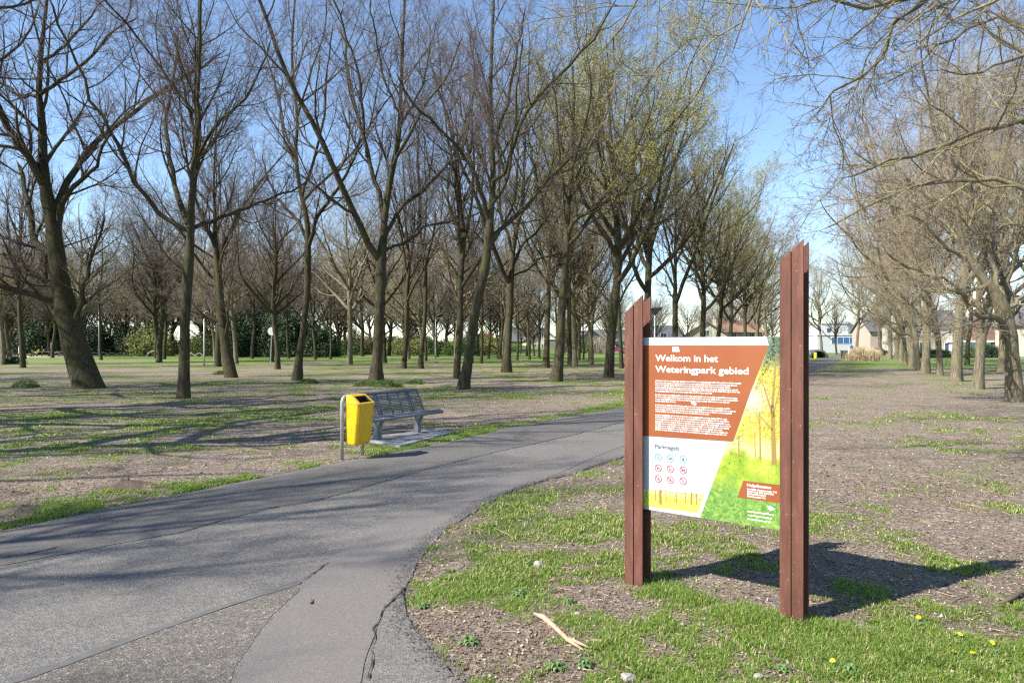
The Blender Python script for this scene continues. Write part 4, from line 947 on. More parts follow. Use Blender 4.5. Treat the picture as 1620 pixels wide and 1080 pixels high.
# roof: front slope with opening frame
z1, z2 = .793, .915
lo = [bb(.035, .28, z1), bb(.385, .28, z1)]; hi = [bb(.055, .12, z2), bb(.365, .12, z2)]
b = MB(); b.add([bb(.035, .035, z1), bb(.035, .28, z1), bb(.055, .12, z2), bb(.055, .035, z2+.0), bb(.385, .035, z1), bb(.385, .28, z1), bb(.365, .12, z2), bb(.365, .035, z2)],
    [(0, 1, 2, 3), (4, 7, 6, 5), (3, 2, 6, 7), (0, 3, 7, 4)])
def sl(a, s_):  # a 0..1 across, s 0..1 up the slope
    p = lo[0].lerp(lo[1], a).lerp(hi[0].lerp(hi[1], a), s_); return p
grid = [(0, 0), (1, 0), (1, 1), (0, 1), (.13, .14), (.87, .14), (.87, .84), (.13, .84)]
b.add([sl(*p) for p in grid], [(0, 1, 5, 4), (1, 2, 6, 5), (2, 3, 7, 6), (3, 0, 4, 7)])
hood = b.build('hood', M['yellow'], t)
inn = Vector((0, 0, -.12))-fn*.06
MB().add([sl(*p) for p in grid[4:]]+[sl(*p)+inn for p in grid[4:]], [(0, 1, 5, 4), (1, 2, 6, 5), (2, 3, 7, 6), (3, 0, 4, 7), (4, 5, 6, 7)]).build('opening', mat('black_inside', (.015, .015, .02), .8), hood)

# ------------------------------------------------------------------ the park sign
u_ = Vector((.80, -.60, 0)); n_ = Vector((-.60, -.80, 0)); O = Vector((.811, 4.56, 0))
m = mat('corten_steel', rough=.72, spec=.3); k = NT(m)
a1 = k.noise(16, 8, .75, k.scale((1, 1, .16))); a2 = k.noise(220, 3, .7)
c = k.ramp(a1, [(.3, (.075, .030, .020)), (.55, (.135, .054, .036)), (.75, (.21, .095, .068))])
c = k.mix(k.fr(a2, .5, .75), c, k.mix(.4, c, (.12, .05, .03)))
c = k.mix(k.fr(k.noise(55, 2), .70, .76), c, (.33, .20, .15))
c = k.mix(k.fr(k.noise(3, 5, .7), .58, .75), c, k.mix(.5, c, (.06, .03, .022)))
k.col(c); k.bump(a2, .5, .004); M['rust'] = m
t = empty('park_sign', O+u_*.5, 0, 'large park welcome board held between two rusty steel posts', 'sign')
so_ = t.location.copy()
def S(s, n, z): return O+u_*s+n_*n+Vector((0, 0, z))-so_
def post(s0, zl, zr):
    """C-profile open to the right, top cut slanting up to the right"""
    h = .065; b = MB()
    def zt(s): return zl+(zr-zl)*(s+h)/(2*h)
    th = .012
    for (sa, sb) in ((-h, -.004), (.004, h)):          # front flange in two strips with a groove between
        b.add([S(s0+x, nn, z) for (x, nn, z) in ((sa, 0, -.1), (sb, 0, -.1), (sb, 0, zt(sb)), (sa, 0, zt(sa)), (sa, -th, -.1), (sb, -th, -.1), (sb, -th, zt(sb)), (sa, -th, zt(sa)))],
              [(0, 1, 2, 3), (4, 7, 6, 5), (0, 4, 5, 1), (1, 5, 6, 2), (2, 6, 7, 3), (3, 7, 4, 0)])
    b.add([S(s0+x, nn, z) for (x, nn, z) in ((-.004, -.008, -.1), (.004, -.008, -.1), (.004, -.008, zt(0)-.004), (-.004, -.008, zt(0)-.004))], [(0, 1, 2, 3)])
    # left web
    b.add([S(s0+x, nn, z) for (x, nn, z) in ((-h, -th, -.1), (-h, -.12, -.1), (-h, -.12, zt(-h)), (-h, -th, zt(-h)), (-h+th, -th, -.1), (-h+th, -.12, -.1), (-h+th, -.12, zt(-h+th)), (-h+th, -th, zt(-h+th)))],
              [(0, 1, 2, 3), (4, 7, 6, 5), (0, 4, 5, 1), (1, 5, 6, 2), (2, 6, 7, 3), (3, 7, 4, 0)])
    b.add([S(s0+x, nn, z) for (x, nn, z) in ((-h, -.12, -.1), (h, -.12, -.1), (h, -.12, zt(h)), (-h, -.12, zt(-h)), (-h, -.132, -.1), (h, -.132, -.1), (h, -.132, zt(h)), (-h, -.132, zt(-h)))],
              [(0, 1, 2, 3), (4, 7, 6, 5), (0, 4, 5, 1), (1, 5, 6, 2), (2, 6, 7, 3), (3, 7, 4, 0)])
    return b.build('post', M['rust'], t)
post(0, 1.825, 1.94); post(1.009, 2.10, 2.215)
PN = -.05
def pan(px, py):
    """photo pixel -> (s, z) on the board's plane"""
    a = (px-810)/F; b_ = (HZ-py)/F; o = O+n_*PN
    s = (a*o.y-o.x)/(u_.x-a*u_.y); return s, CAMH+b_*(o.y+u_.y*s)
PS0, PS1, PZ0, PZ1 = -.05, .943, .515, 1.66
m_white = mottled('board_white', (.42, .44, .48), (.47, .485, .52), 1.2, .32, .02, .001)
panel = MB().add([S(s, nn, z) for nn in (PN, PN-.006) for s, z in ((PS0, PZ0), (PS1, PZ0), (PS1, PZ1), (PS0, PZ1))], [(0, 1, 2, 3), (4, 7, 6, 5), (0, 4, 5, 1), (1, 5, 6, 2), (2, 6, 7, 3), (3, 7, 4, 0)]).build('board', m_white, t)
def clampb(s, z): return min(max(s, PS0), PS1), min(max(z, PZ0), PZ1)
def flat(name, pts, m, off, thick=.0006, px=True, par=None):
    p = [clampb(*(pan(*q) if px else q)) for q in pts]
    lo_ = [S(s, PN+off, z) for s, z in p]; return MB().prism(lo_, n_*thick).build(name, m, par or panel)
m = mat('print_orange', rough=.45); k = NT(m)
k.col(k.ramp(k.noise(1.8, 4, .6), [(.35, (.245, .062, .016)), (.6, (.28, .08, .022)), (.8, (.29, .105, .048))])); M['orange'] = m
# printed autumn photograph (flat print)
m = mat('print_photo', rough=.35); k = NT(m)
sep = k.n('ShaderNodeSeparateXYZ'); k.l(k.co.outputs['Object'], sep.inputs[0]); z = sep.outputs[2]
nz = k.noise(38, 8, .8, None, .6); nb = k.noise(9, 5, .6)
top = k.ramp(nz, [(.35, (.03, .10, .08)), (.5, (.16, .25, .22)), (.66, (.30, .55, .32))])
mid_ = k.ramp(nz, [(.3, (.36, .25, .01)), (.42, (.80, .62, .03)), (.56, (.95, .85, .20)), (.72, (.95, .95, .75))])
lawn = k.ramp(nb, [(.3, (.28, .52, .03)), (.5, (.55, .72, .06)), (.7, (.90, .86, .16))])
low = k.ramp(nz, [(.32, (.02, .17, .06)), (.46, (.12, .42, .07)), (.58, (.45, .68, .16)), (.72, (.85, .82, .25))])
zz = k.math('ADD', z, k.math('MULTIPLY', k.math('SUBTRACT', nb, .5), .18))
c = k.mix(k.fr(zz, .70, .80), low, lawn); c = k.mix(k.fr(zz, .93, .96), c, (.95, .88, .42)); c = k.mix(k.fr(zz, .99, 1.06), c, mid_); c = k.mix(k.fr(zz, 1.44, 1.56), c, top)
M['photo_plain'] = m
sun_s = pan(1188, 630); sp = S(sun_s[0], PN, sun_s[1])
vd = k.n('ShaderNodeVectorMath', operation='DISTANCE'); k.l(k.co.outputs['Object'], vd.inputs[0]); vd.inputs[1].default_value = sp
c = k.mix(k.fr(vd.outputs['Value'], .13, .02), c, (.95, .92, .75)); c = k.mix(.55, c, (.08, .085, .015)); k.col(c)
flat('orange_field', [(1005, 546), (1216.5, 546), (1187, 620), (1160, 698), (1005, 688)], M['orange'], .0006)
flat('photo_print', [(1213, 531), (1250, 531), (1250, 860), (1106, 850), (1107.5, 821), (1152, 699), (1161, 697.5), (1187.5, 620), (1216.5, 546)], m, .0006)
flat('park_strip_print', [(1005, 770), (1017, 773), (1114, 781.5), (1104, 810.5), (1017, 799), (1005, 797)], (lambda: (lambda mm: mm)(None))() or None, .0006) if False else None
ms = mat('print_strip', rough=.35); ks = NT(ms)
sp2 = ks.n('ShaderNodeSeparateXYZ'); ks.l(ks.co.outputs['Object'], sp2.inputs[0]); nz2 = ks.noise(60, 6, .8); 
cs = ks.mix(ks.fr(sp2.outputs[2], .612, .628), ks.ramp(nz2, [(.3, (.25, .38, .03)), (.7, (.75, .78, .15))]), ks.ramp(nz2, [(.35, (.16, .13, .03)), (.5, (.62, .52, .12)), (.65, (.95, .9, .6))])); ks.col(cs)
flat('park_strip_print', [(1005, 770), (1017, 773), (1114, 781.5), (1104, 810.5), (1017, 799), (1005, 797)], ms, .0006)
flat('orange_field', [(1176, 759.5), (1250, 768.5), (1250, 797.5), (1167, 785.8)], M['orange'], .0014)
m_pt = mat('print_trunk_brown', (.26, .17, .05), .4); m_wt = mat('print_white_ink', (.86, .86, .84), .4); m_dk = mat('print_dark_ink', (.07, .09, .14), .4)
m_gr = mat('print_green_ink', (.05, .42, .22), .4); m_rd = mat('print_red_ink', (.60, .02, .04), .4); m_gy = mat('print_grey_ink', (.45, .47, .5), .4)
def strip(b, a, c_, w0, w1, off):
    p, q_ = pan(*a), pan(*c_); d_ = Vector((q_[0]-p[0], q_[1]-p[1])); nn = Vector((-d_.y, d_.x)).normalized()
    pts = [(p[0]-nn.x*w0/2, p[1]-nn.y*w0/2), (q_[0]-nn.x*w1/2, q_[1]-nn.y*w1/2), (q_[0]+nn.x*w1/2, q_[1]+nn.y*w1/2), (p[0]+nn.x*w0/2, p[1]+nn.y*w0/2)]
    b.add([S(*((lambda s, z: (s, PN+off, z))(*clampb(*x)))) for x in pts], [(0, 1, 2, 3)])
b = MB()
for a, c_, w0, w1 in [((1225, 735), (1222, 640), .030, .018), ((1222, 645), (1228, 560), .016, .006), ((1222, 655), (1205, 600), .012, .004), ((1222, 680), (1196, 650), .010, .003), ((1223, 660), (1234, 610), .010, .004), ((1203, 727), (1202, 650), .010, .005), ((1195, 723), (1194, 685), .006, .004), ((1169, 723), (1169, 690), .008, .006), ((1202, 670), (1190, 640), .005, .002),
                      ((1045, 797), (1045, 774.5), .020, .018), ((1037, 792), (1037, 774), .007, .006), ((1054, 794), (1054, 775), .007, .006), ((1070, 795), (1070, 777), .008, .006), ((1094, 798), (1094, 779), .013, .012), ((1085, 796), (1085, 778), .008, .006), ((1102, 798), (1102, 780), .008, .008)]:
    strip(b, a, c_, w0, w1, .0014)
b.build('printed_tree_trunks', m_pt, panel)['kind'] = 'stuff'
g_ = np.random.default_rng(61); pm = [mat('print_'+n_m, c_m, .4) for n_m, c_m in (('gold', (.38, .26, .015)), ('lemon', (.50, .46, .08)), ('olive', (.12, .11, .015)), ('leaf_green', (.06, .19, .02)), ('deep_green', (.01, .07, .035)), ('amber', (.30, .15, .008)))]
b = MB()
def edge_x(y): return 1216.5+(1161-1216.5)*(y-546)/(698-546) if y < 698 else 1152+(1107.5-1152)*(y-698)/(821-698)
for i in range(2600):
    y = g_.uniform(534, 834); x0_ = edge_x(y)+1.5; x = g_.uniform(x0_, 1236)
    if 757 < y < 800 and x > 1160: continue
    if y < 590: mi_ = g_.choice([3, 4, 4, 2, 1], p=[.3, .35, .2, .1, .05])
    elif y < 705: mi_ = g_.choice([0, 1, 2, 5, 3], p=[.36, .26, .16, .14, .08])
    elif y < 735: 
        if g_.random() < .6: continue
        mi_ = g_.choice([0, 1, 2])
    else: mi_ = g_.choice([1, 3, 3, 4, 0], p=[.26, .25, .2, .17, .12])
    if (x-1188)**2+(y-630)**2 < 13**2 and g_.random() < .8: continue
    s_, z_0 = pan(x, y); s_, z_0 = clampb(s_, z_0); sz = g_.uniform(.003, .008); a = g_.uniform(0, 6.28); e_l = .35 if y > 735 else .6
    if y > 735: a = g_.normal(1.57, .4)
    ca, sa_ = math.cos(a)*sz, math.sin(a)*sz
    if s_-sz < PS0 or s_+sz > PS1 or z_0-sz < PZ0: continue
    b.add([S(s_+ca, PN+.0012, z_0+sa_), S(s_-sa_*e_l, PN+.0012, z_0+ca*e_l), S(s_-ca, PN+.0012, z_0-sa_), S(s_+sa_*e_l, PN+.0012, z_0-ca*e_l)], [(0, 1, 2, 3)], int(mi_))
for i in range(330):
    y = g_.uniform(775, 806); x = g_.uniform(1018, 1106); fr_ = (y-774-(x-1017)*.08)/26
    if not 0.03 < fr_ < .95 or x > 1113-(y-781)*.35: continue
    s_, z_0 = pan(x, y); sz = g_.uniform(.002, .005); mi_ = int(g_.choice([0, 1, 2, 5])) if fr_ < .55 else int(g_.choice([2, 3, 1]))
    b.add([S(s_+sz, PN+.0012, z_0), S(s_, PN+.0012, z_0+sz*.7), S(s_-sz, PN+.0012, z_0), S(s_, PN+.0012, z_0-sz*.7)], [(0, 1, 2, 3)], mi_)
b.build('printed_foliage', pm, panel)['kind'] = 'stuff'
# lettering
def text(name, body, x0, y0, x1, cap, m, bold=0, off=.0016, par=None):
    """baseline start (x0,y0) and end x1 in photo pixels, cap height in pixels"""
    cu = bpy.data.curves.new(name, 'FONT'); cu.body = body; cu.size = 1; cu.offset = bold; cu.resolution_u = 3
    o = bpy.data.objects.new(name, cu); C.objects.link(o); bpy.context.view_layer.update()
    me = bpy.data.meshes.new_from_object(o.evaluated_get(bpy.context.evaluated_depsgraph_get())); bpy.data.objects.remove(o)
    n = len(me.vertices); v = np.empty(n*3); me.vertices.foreach_get('co', v); v = v.reshape(-1, 3)
    (s0, z0) = pan(x0, y0); s1 = pan(x1, y0)[0]; dd = (O+u_*s0).y; ch = cap/F*dd
    wx = v[:, 0].max()-v[:, 0].min(); sx = (s1-s0)/wx; sy = ch/.70
    ss = s0+(v[:, 0]-v[:, 0].min())*sx; zz_ = z0+v[:, 1]*sy
    base = np.array(O+n_*(PN+off)-so_); V = base[None]+ss[:, None]*np.array(u_)[None]+zz_[:, None]*np.array([[0, 0, 1.]])
    me.vertices.foreach_set('co', V.ravel()); me.materials.append(m); me.update()
    return link(name, me, par or panel)
text('heading_line', 'Welkom in het', 1037, 570.8, 1136, 10.2, m_wt, .012)
text('heading_line', 'Weteringpark gebied', 1037, 588.3, 1184, 10.2, m_wt, .012)
text('rules_heading', 'Parkregels', 1036.5, 708.2, 1074.5, 6.2, m_dk, .01)
text('help_heading', 'Hulpdiensten', 1182, 768.3, 1220, 4.4, m_wt, .02, .0026)
for s_, y0, x1 in (('Landelijk alarmnummer 112', 773.6, 1229), ('Brandweer 088 246 5000', 777.4, 1224), ('Politie 0900 8844', 781.2, 1211.5), ('Dierenpolitie 144', 785, 1211)):
    text('help_line', s_, 1182.5, y0, x1, 2.5, m_wt, .03, .0026)
flat('white_label', [(1064, 548.6), (1073.5, 548.6), (1075.5, 556), (1064, 556)], m_wt, .0016)
# small print as word-length marks: too small in the photograph to be read
def marks(name, rows, x0, h, m, seed, off=.0016):
    g = random.Random(seed); b = MB(); s0 = pan(x0, 600)[0]
    for (y, x1) in rows:
        _, z0 = pan(x0, y); s1 = pan(x1, y)[0]; s = s0; hh_ = h/F*4.45
        while s < s1-.006:
            wl = g.choice((.006, .010, .015, .021, .028, .035))*1.0; wl = min(wl, s1-s); q0 = s
            while q0 < s+wl:
                lw = g.uniform(.0035, .006); asc = g.random(); z1_ = z0+hh_*(1.0 if asc < .72 else 1.38); z00 = z0-(hh_*.35 if asc > .93 else 0)
                b.add([S(q0, PN+off, z00), S(q0+lw*.72, PN+off, z00), S(q0+lw*.72, PN+off, z1_), S(q0, PN+off, z1_)], [(0, 1, 2, 3)]); q0 += lw
            s = q0+.004
    o = b.build(name, m, panel); o['kind'] = 'stuff'; return o
ls = [(112, 1355), (145, 1300), (175, 1185), (207, 1335), (235, 1335), (268, 915)], [(322, 1310), (354, 1300), (386, 1185), (417, 385)], [(475, 1195), (507, 1275), (539, 1225), (570, 880)], [(625, 1165), (657, 1175), (690, 1205), (722, 1195), (753, 1170), (785, 1070), (815, 1155), (846, 1145)]
for i, blk in enumerate(ls):
    marks('text_block', [(590+(y+9)/9.53, 1030+x/9.53) for y, x in blk], 1037, 1.45, m_wt, i)
marks('rules_subtitle', [(711.8, 1118)], 1036.5, .8, m_gy, 8)
marks('colophon', [(809, 1226), (815, 1222), (821, 1220)], 1183, 1.6, m_wt, 9)
flat('colophon_logo', [(1213, 801), (1219, 799), (1227, 805), (1219, 808)], m_gy, .0016)
# small scratch
flat('scratch', [(1093, 636), (1097, 635), (1102, 637), (1101, 641), (1096, 640)], m_wt, .0018); flat('scratch', [(1097, 637.5), (1099, 637.5), (1099, 640), (1097, 640)], m_dk, .0026)
# nine rule icons
rows = [(272, 283, 292), (380, 391, 402), (488, 500, 511)]; colsx = (200, 321, 450)
def disc(b, s, z, r0, r1, mi, off, n=22):
    vs = []; 
    for i in range(n):
        a = 2*math.pi*i/n
        for r_ in (r0, r1): vs.append(S(s+r_*math.cos(a), PN+off, z+r_*math.sin(a)))
    b.add(vs, [(2*i, 2*i+1, (2*i+3) % (2*n), (2*i+2) % (2*n)) for i in range(n)], mi)
def seg(b, s, z, x0, z0, x1, z1, wd, mi, off):
    d_ = Vector((x1-x0, z1-z0)).normalized(); nn = Vector((-d_.y, d_.x))*wd/2
    b.add([S(s+a, PN+off, z+c_) for a, c_ in ((x0-nn.x, z0-nn.y), (x1-nn.x, z1-nn.y), (x1+nn.x, z1+nn.y), (x0+nn.x, z0+nn.y))], [(0, 1, 2, 3)], mi)
pict = [[[(.004, -.012, .004, .006, .004), (.001, .009, .007, .009, .005), (-.008, -.004, -.004, -.004, .003)], [(-.009, -.002, .006, -.002, .007), (.006, -.002, .008, .007, .003), (-.007, -.002, -.007, -.009, .002), (.004, -.002, .004, -.009, .002)], [(0, -.011, 0, .004, .008), (-.002, .010, .002, .010, .005), (-.007, .002, .007, .002, .003)]],
        [[(-.01, -.008, .004, .004, .004), (.002, .002, .011, -.004, .003), (.003, .008, .006, .008, .005)], [(-.009, -.009, -.003, -.005, .007), (-.002, .0, .006, .008, .002)], [(-.011, .001, .009, -.001, .009), (-.008, .0, -.010, -.009, .003), (.006, 0, .008, -.009, .003), (.008, .002, .012, .006, .004)]],
        [[(-.008, -.01, .003, .001, .003), (-.003, .002, .008, .006, .003), (.002, -.002, .010, -.006, .003)], [(-.003, -.011, .002, .006, .004), (-.008, .002, .006, -.003, .003), (.001, .009, .004, .009, .004)], [(-.009, -.007, -.004, -.007, .005), (-.003, .001, .004, .006, .002)]]]
for r_ in range(3):
    for c_ in range(3):
        s, z = pan(1010+colsx[c_]/6.354, 680+rows[r_][c_]/6.354); b = MB(); rad = .0245
        disc(b, s, z, rad-.004, rad, 0, .0016)
        for (x0, z0, x1, z1, wd) in pict[r_][c_]: seg(b, s, z, x0, z0, x1, z1, wd, 1, .0020)
        if r_: seg(b, s, z, -rad*.68, rad*.68, rad*.68, -rad*.68, .0042, 0, .0024)
        b.build('rule_icon', [m_gr if r_ == 0 else m_rd, m_dk], panel)

# ------------------------------------------------------------------ small things on the ground
def zat(x, y): return float(hgt(np.array([x]), np.array([y]))[0])
def gp(px, py): g = G(px, py); return Vector((g.x, g.y, zat(g.x, g.y)))
m_wood = mottled('bleached_stick', (.28, .17, .10), (.46, .34, .23), 30, .8, .4, .004)
a_, b_ = gp(845, 978), gp(923, 1034); mid1 = a_.lerp(b_, .45)+Vector((0, .02, .01))
st = MB().tube([a_+Vector((0, 0, .02)), a_.lerp(b_, .2)+Vector((.005, .01, .03)), mid1+Vector((0, -.01, .015)), a_.lerp(b_, .75)+Vector((-.01, -.005, .02)), b_+Vector((0, 0, .015))], [.008, .017, .014, .012, .005], 9)
st.tube([a_.lerp(b_, .72)+Vector((0, 0, .02)), a_.lerp(b_, .9)+Vector((.02, .012, .02)), b_+Vector((.03, .02, .02))], [.011, .008, .003], 7)
tag(st.build('stick', m_wood, None, smooth=True), 'pale broken branch stripped of bark on the turf before the left rusty post', 'stick')
m_dead = mottled('dark_dead_branch', (.07, .05, .035), (.15, .11, .08), 20, .9, .4, .004)
p0, p1 = gp(1583, 961), gp(1640, 942)
tag(MB().tube([p0+Vector((0, 0, .02)), p0.lerp(p1, .35)+Vector((0, 0, .03)), p0.lerp(p1, .6)+Vector((0, .03, .03)), p1+Vector((0, 0, .02))], [.006, .016, .014, .012], 7).tube([p0.lerp(p1, .3)+Vector((0, 0, .02)), p0.lerp(p1, .2)+Vector((-.05, .05, .05))], [.008, .003], 5).build('stick', m_dead, None, smooth=True), 'dark dead branch on the dirt at the right edge beyond the sign shadow', 'stick')
for i, (q0, q1, r_, lab) in enumerate([((1297, 876), (1318, 904), .006, 'thin twig lying inside the shadow of the board'), ((1290, 776), (1316, 777), .008, 'short pale stick on the dirt right of the tall post'), ((1512, 795), (1560, 808), .006, 'long thin pale twig on the dirt far right of the tall post'), ((1398, 978), (1420, 983), .007, 'dark twig beside the near edge of the board shadow'),
        ((783, 838), (818, 856), .006, 'thin pale twig on the turf beside the path crack'), ((895, 829), (908, 834), .007, 'short white stick on the turf left of the sign'), ((806, 878), (815, 866), .007, 'short forked twig standing up in the turf near the pale pebble'), ((873, 941), (893, 938), .007, 'dark twig before the left rusty post'), ((490, 958), (493, 950), .006, 'tiny dark twig on the smooth asphalt')]):
    p0, p1 = gp(*q0), gp(*q1); md = p0.lerp(p1, .5)+Vector((random.uniform(-.02, .02), random.uniform(-.03, .03), .01))
    if i == 8: p0.z = p1.z = .012; md.z = .014
    tag(MB().tube([p0+Vector((0, 0, .008)), md, p1+Vector((0, 0, .008))], [r_*.5, r_, r_*.4], 5).build('twig', m_dead if i in (0, 3, 7, 8) else m_wood, None), lab, 'twig')
def stone(px, py, r_, m, lab, seed, fl=.7):
    p = gp(px, py); bm = bmesh.new(); bmesh.ops.create_icosphere(bm, subdivisions=2, radius=r_); g = random.Random(seed)
    for v in bm.verts:
        v.co *= 1+g.uniform(-.18, .18); v.co.z *= fl; v.co.x *= 1.2
    me = bpy.data.meshes.new('stone'); bm.to_mesh(me); bm.free(); me.materials.append(m); tag(link('stone', me, None, p+Vector((0, 0, r_*fl*.4))), lab, 'stone')
m_st = mottled('pale_stone', (.22, .20, .17), (.36, .33, .28), 30, .85, .4, .003)
stone(851, 898, .032, m_st, 'pale stone on the turf midway between the path and the left post', 1, 1.1)
stone(913, 974, .018, m_st, 'small white stone above the pale broken branch', 2); stone(946, 804, .02, m_st, 'white stone in the turf just left of the left post', 3)
stone(822, 827, .018, m_st, 'whitish pebble by the crumbling edge of the path', 4); stone(993, 1078, .03, m_st, 'pale stone at the bottom edge below the sign', 5)
stone(874, 771, .018, m_st, 'small pale pebble where the path edge bends behind the turf', 6); stone(1200, 1074, .02, m_st, 'pale pebble in the grass at the bottom below the tall post', 8)
# molehills
def mound(px, py, r_, h, lab, seed):
    h *= .62; r_ *= .85
    g = np.random.default_rng(seed); p = gp(px, py); n = 18; rr_ = 7; V = []
    for i in range(rr_+1):
        for j in range(n):
            a = 2*math.pi*j/n; q_ = r_*i/rr_*(1+.12*math.sin(3*a+seed)); V.append((q_*math.cos(a), q_*math.sin(a)*.8, h*(math.exp(-3*(i/rr_)**2)-.05)+g.normal()*h*.22*(i < rr_)-(.02 if i == rr_ else 0)))
    i, j = np.meshgrid(np.arange(rr_), np.arange(n), indexing='ij'); f = np.stack([i*n+j, (i+1)*n+j, (i+1)*n+(j+1) % n, i*n+(j+1) % n], -1).reshape(-1, 4)
    tag(link('molehill', mesh_np('molehill', np.array(V), [f], [m_soil], [0], True), None, p-Vector((0, 0, .005))), lab, 'molehill')
m_soil = mottled('fresh_molehill_soil', (.10, .07, .052), (.19, .14, .11), 40, .95, .9, .02)
mound(200, 767, .42, .12, 'largest molehill left of the path, at the foot of a long branch shadow', 1)
mound(35, 812, .40, .11, 'dark molehill near the left edge beside the path', 2); mound(100, 806, .30, .05, 'flattened molehill between the dark one and the path', 3)
mound(168, 745, .25, .07, 'small molehill behind the largest one', 4); mound(20, 781, .25, .06, 'low molehill at the left edge behind the dark one', 5)

# dandelions
m_fl = mat('dandelion_yellow', (.85, .62, .01), .6)
fb = MB()
for kx in range(10):
    a = 2*math.pi*kx/10; fb.add([(0, 0, .002), (.014*math.cos(a-.25), .014*math.sin(a-.25), .003), (.019*math.cos(a), .019*math.sin(a), .001), (.014*math.cos(a+.25), .014*math.sin(a+.25), .003)], [(0, 1, 2, 3)])
    fb.add([(0, 0, .007), (.009*math.cos(a-.3), .009*math.sin(a-.3), .008), (.012*math.cos(a+.1), .012*math.sin(a+.1), .006)], [(0, 1, 2)])
f0 = fb.build('flower_head', m_fl); fme = f0.data; bpy.data.objects.remove(f0)
lf = MB()
for kx in range(9):
    a = 2*math.pi*kx/9+.2; L_ = .055+.03*((kx*7) % 3)/3; pr = [(0, .004), (.3, .010), (.45, .006), (.6, .013), (.75, .007), (1, .0)]
    l_ = [Vector((L_*t_, w_, .02*math.sin(t_*3))) for t_, w_ in pr]; r__ = [Vector((L_*t_, -w_, .02*math.sin(t_*3))) for t_, w_ in pr]
    rm = Matrix.Rotation(a, 3, 'Z'); vs = [rm @ v for v in l_+r__]; nn_ = len(pr); lf.add(vs, [(i, i+1, nn_+i+1, nn_+i) for i in range(nn_-1)])
l0 = lf.build('leaf_rosette', M['weed']); lme = l0.data; bpy.data.objects.remove(l0)
sm_ = MB().tube([(0, 0, 0), (.004, 0, .03), (0, 0, .05)], .002, 5).build('stem', M['weed']); sme = sm_.data; bpy.data.objects.remove(sm_)
DL = ['dandelion nearest the shadow of the tall post', 'dandelion right of the grassy band, second along it', 'lower left dandelion of the pair near the bottom right', 'lower right dandelion of the pair near the bottom right', 'dandelion at the bottom edge of the lush grass', 'dandelion in the far right corner of the grass']
for i, (px, py) in enumerate([(1453, 990), (1519, 1017), (1509, 1047), (1539, 1047), (1317, 1060), (1570, 1030)]):
    p = gp(px, py); t = empty('dandelion', p, i*1.1, DL[i], 'flower'); t.scale = (.8, .8, .8)
    link('stem', sme, t); f = link('flower_head', fme, t, (0, 0, .052)); f.rotation_euler = (.3, .2*i-.4, 0); link('leaf_rosette', lme, t, (0, 0, .006))
# broad-leaved weeds
for i, (px, py, lab) in enumerate([(668, 962, 'weed rosette hugging the path edge where it bends'), (835, 893, 'weed rosette below the pale stone'), (820, 944, 'weed rosette in the bare soil centre'), (742, 1020, 'weed rosette near the bottom of the verge tip'), (900, 955, 'weed rosette left of the small white stone'), (925, 1057, 'large weed rosette right of the pale broken branch'), (880, 1060, 'weed rosette below the pale broken branch'), (1345, 1065, 'weed rosette in the lush grass below the tall post'), (1240, 1065, 'weed rosette among grass at the bottom edge')]):
    p = gp(px, py); t = empty('weed_rosette', p+Vector((0, 0, .004)), i*.7, lab, 'plant'); t.scale = (.8+.25*((i*5) % 4)/3,)*3
    link('leaf_rosette', lme, t); o = link('leaf_rosette', lme, t); o.rotation_euler = (0, -.15, .4); o.scale = (.7, .7, 1.6)

# ------------------------------------------------------------------ grass and litter
def pad_free(x, y):
    c_ = (FL+FRt+BR+BL)/4; p_ = np.array([c_[:2]+(q_[:2]-c_[:2])*1.06 for q_ in (FL, FRt, BR, BL)]); d_, i_ = seg_dist(x, y, p_); return ~i_
def scatter(n, region, seed, thr0, thr1, invert=False, dmin=.02):
    g = np.random.default_rng(seed); pts = []
    tot = 0
    while tot < n:
        x, y = region(g, n*2)
        sd_ = road_sd(x, y); gr_ = green_at(x, y); pr = sstep(thr0, thr1, gr_+(vnoise(x, y, .09, 91)-.5)*.7+(vnoise(x, y, .035, 92)-.5)*.5)
        if invert: pr = 1-pr
        ok = (sd_ > dmin) & pad_free(x, y) & (g.random(len(x)) < pr)
        pts.append(np.stack([x[ok], y[ok], gr_[ok]], 1)); tot += ok.sum()
    return np.concatenate(pts)[:n]
def wedge(y0, y1, xa=-.80, xb=.80, pw=1.0):
    def f(g, n):
        y = y0*(y1/y0)**(g.random(n)**pw); x = g.uniform(xa, xb, n)*y; return x, y
    return f
def blades(name, pts, hmin, hmax, wd, mats, seed, bend=.5, dry=.15):
    g = np.random.default_rng(seed); n = len(pts); x, y = pts[:, 0], pts[:, 1]; z = hgt(x, y)-.003
    h = (hmin+(hmax-hmin)*g.random(n)**1.5)*(.6+.6*np.clip(pts[:, 2], 0, 1)); a = g.random(n)*2*np.pi
    dx, dy = np.cos(a), np.sin(a); bn = bend*h*(.4+g.random(n)); w_ = wd*(.7+.6*g.random(n))
    b0 = np.stack([x, y, z], 1); pr = np.stack([-dy, dx, np.zeros(n)], 1)*w_[:, None]/2; fw = np.stack([dx, dy, np.zeros(n)], 1)
    up_ = np.array([0, 0, 1.])[None]
    m_ = b0+up_*h[:, None]*.6+fw*bn[:, None]*.35; tp = b0+up_*h[:, None]*(.98-.25*bend)+fw*bn[:, None]
    V = np.stack([b0-pr, b0+pr, m_+pr*.75, m_-pr*.75, tp], 1).reshape(-1, 3); i = np.arange(n)[:, None]*5
    mi = (g.random(n) < dry).astype(int)
    me = mesh_np(name, V, [i+np.array([[0, 1, 2, 3]]), i+np.array([[3, 2, 4]])], mats, [mi, mi], True)
    return tag(link(name, me), kind='stuff')
gm_ = [M['grass'], M['grass_dry']]
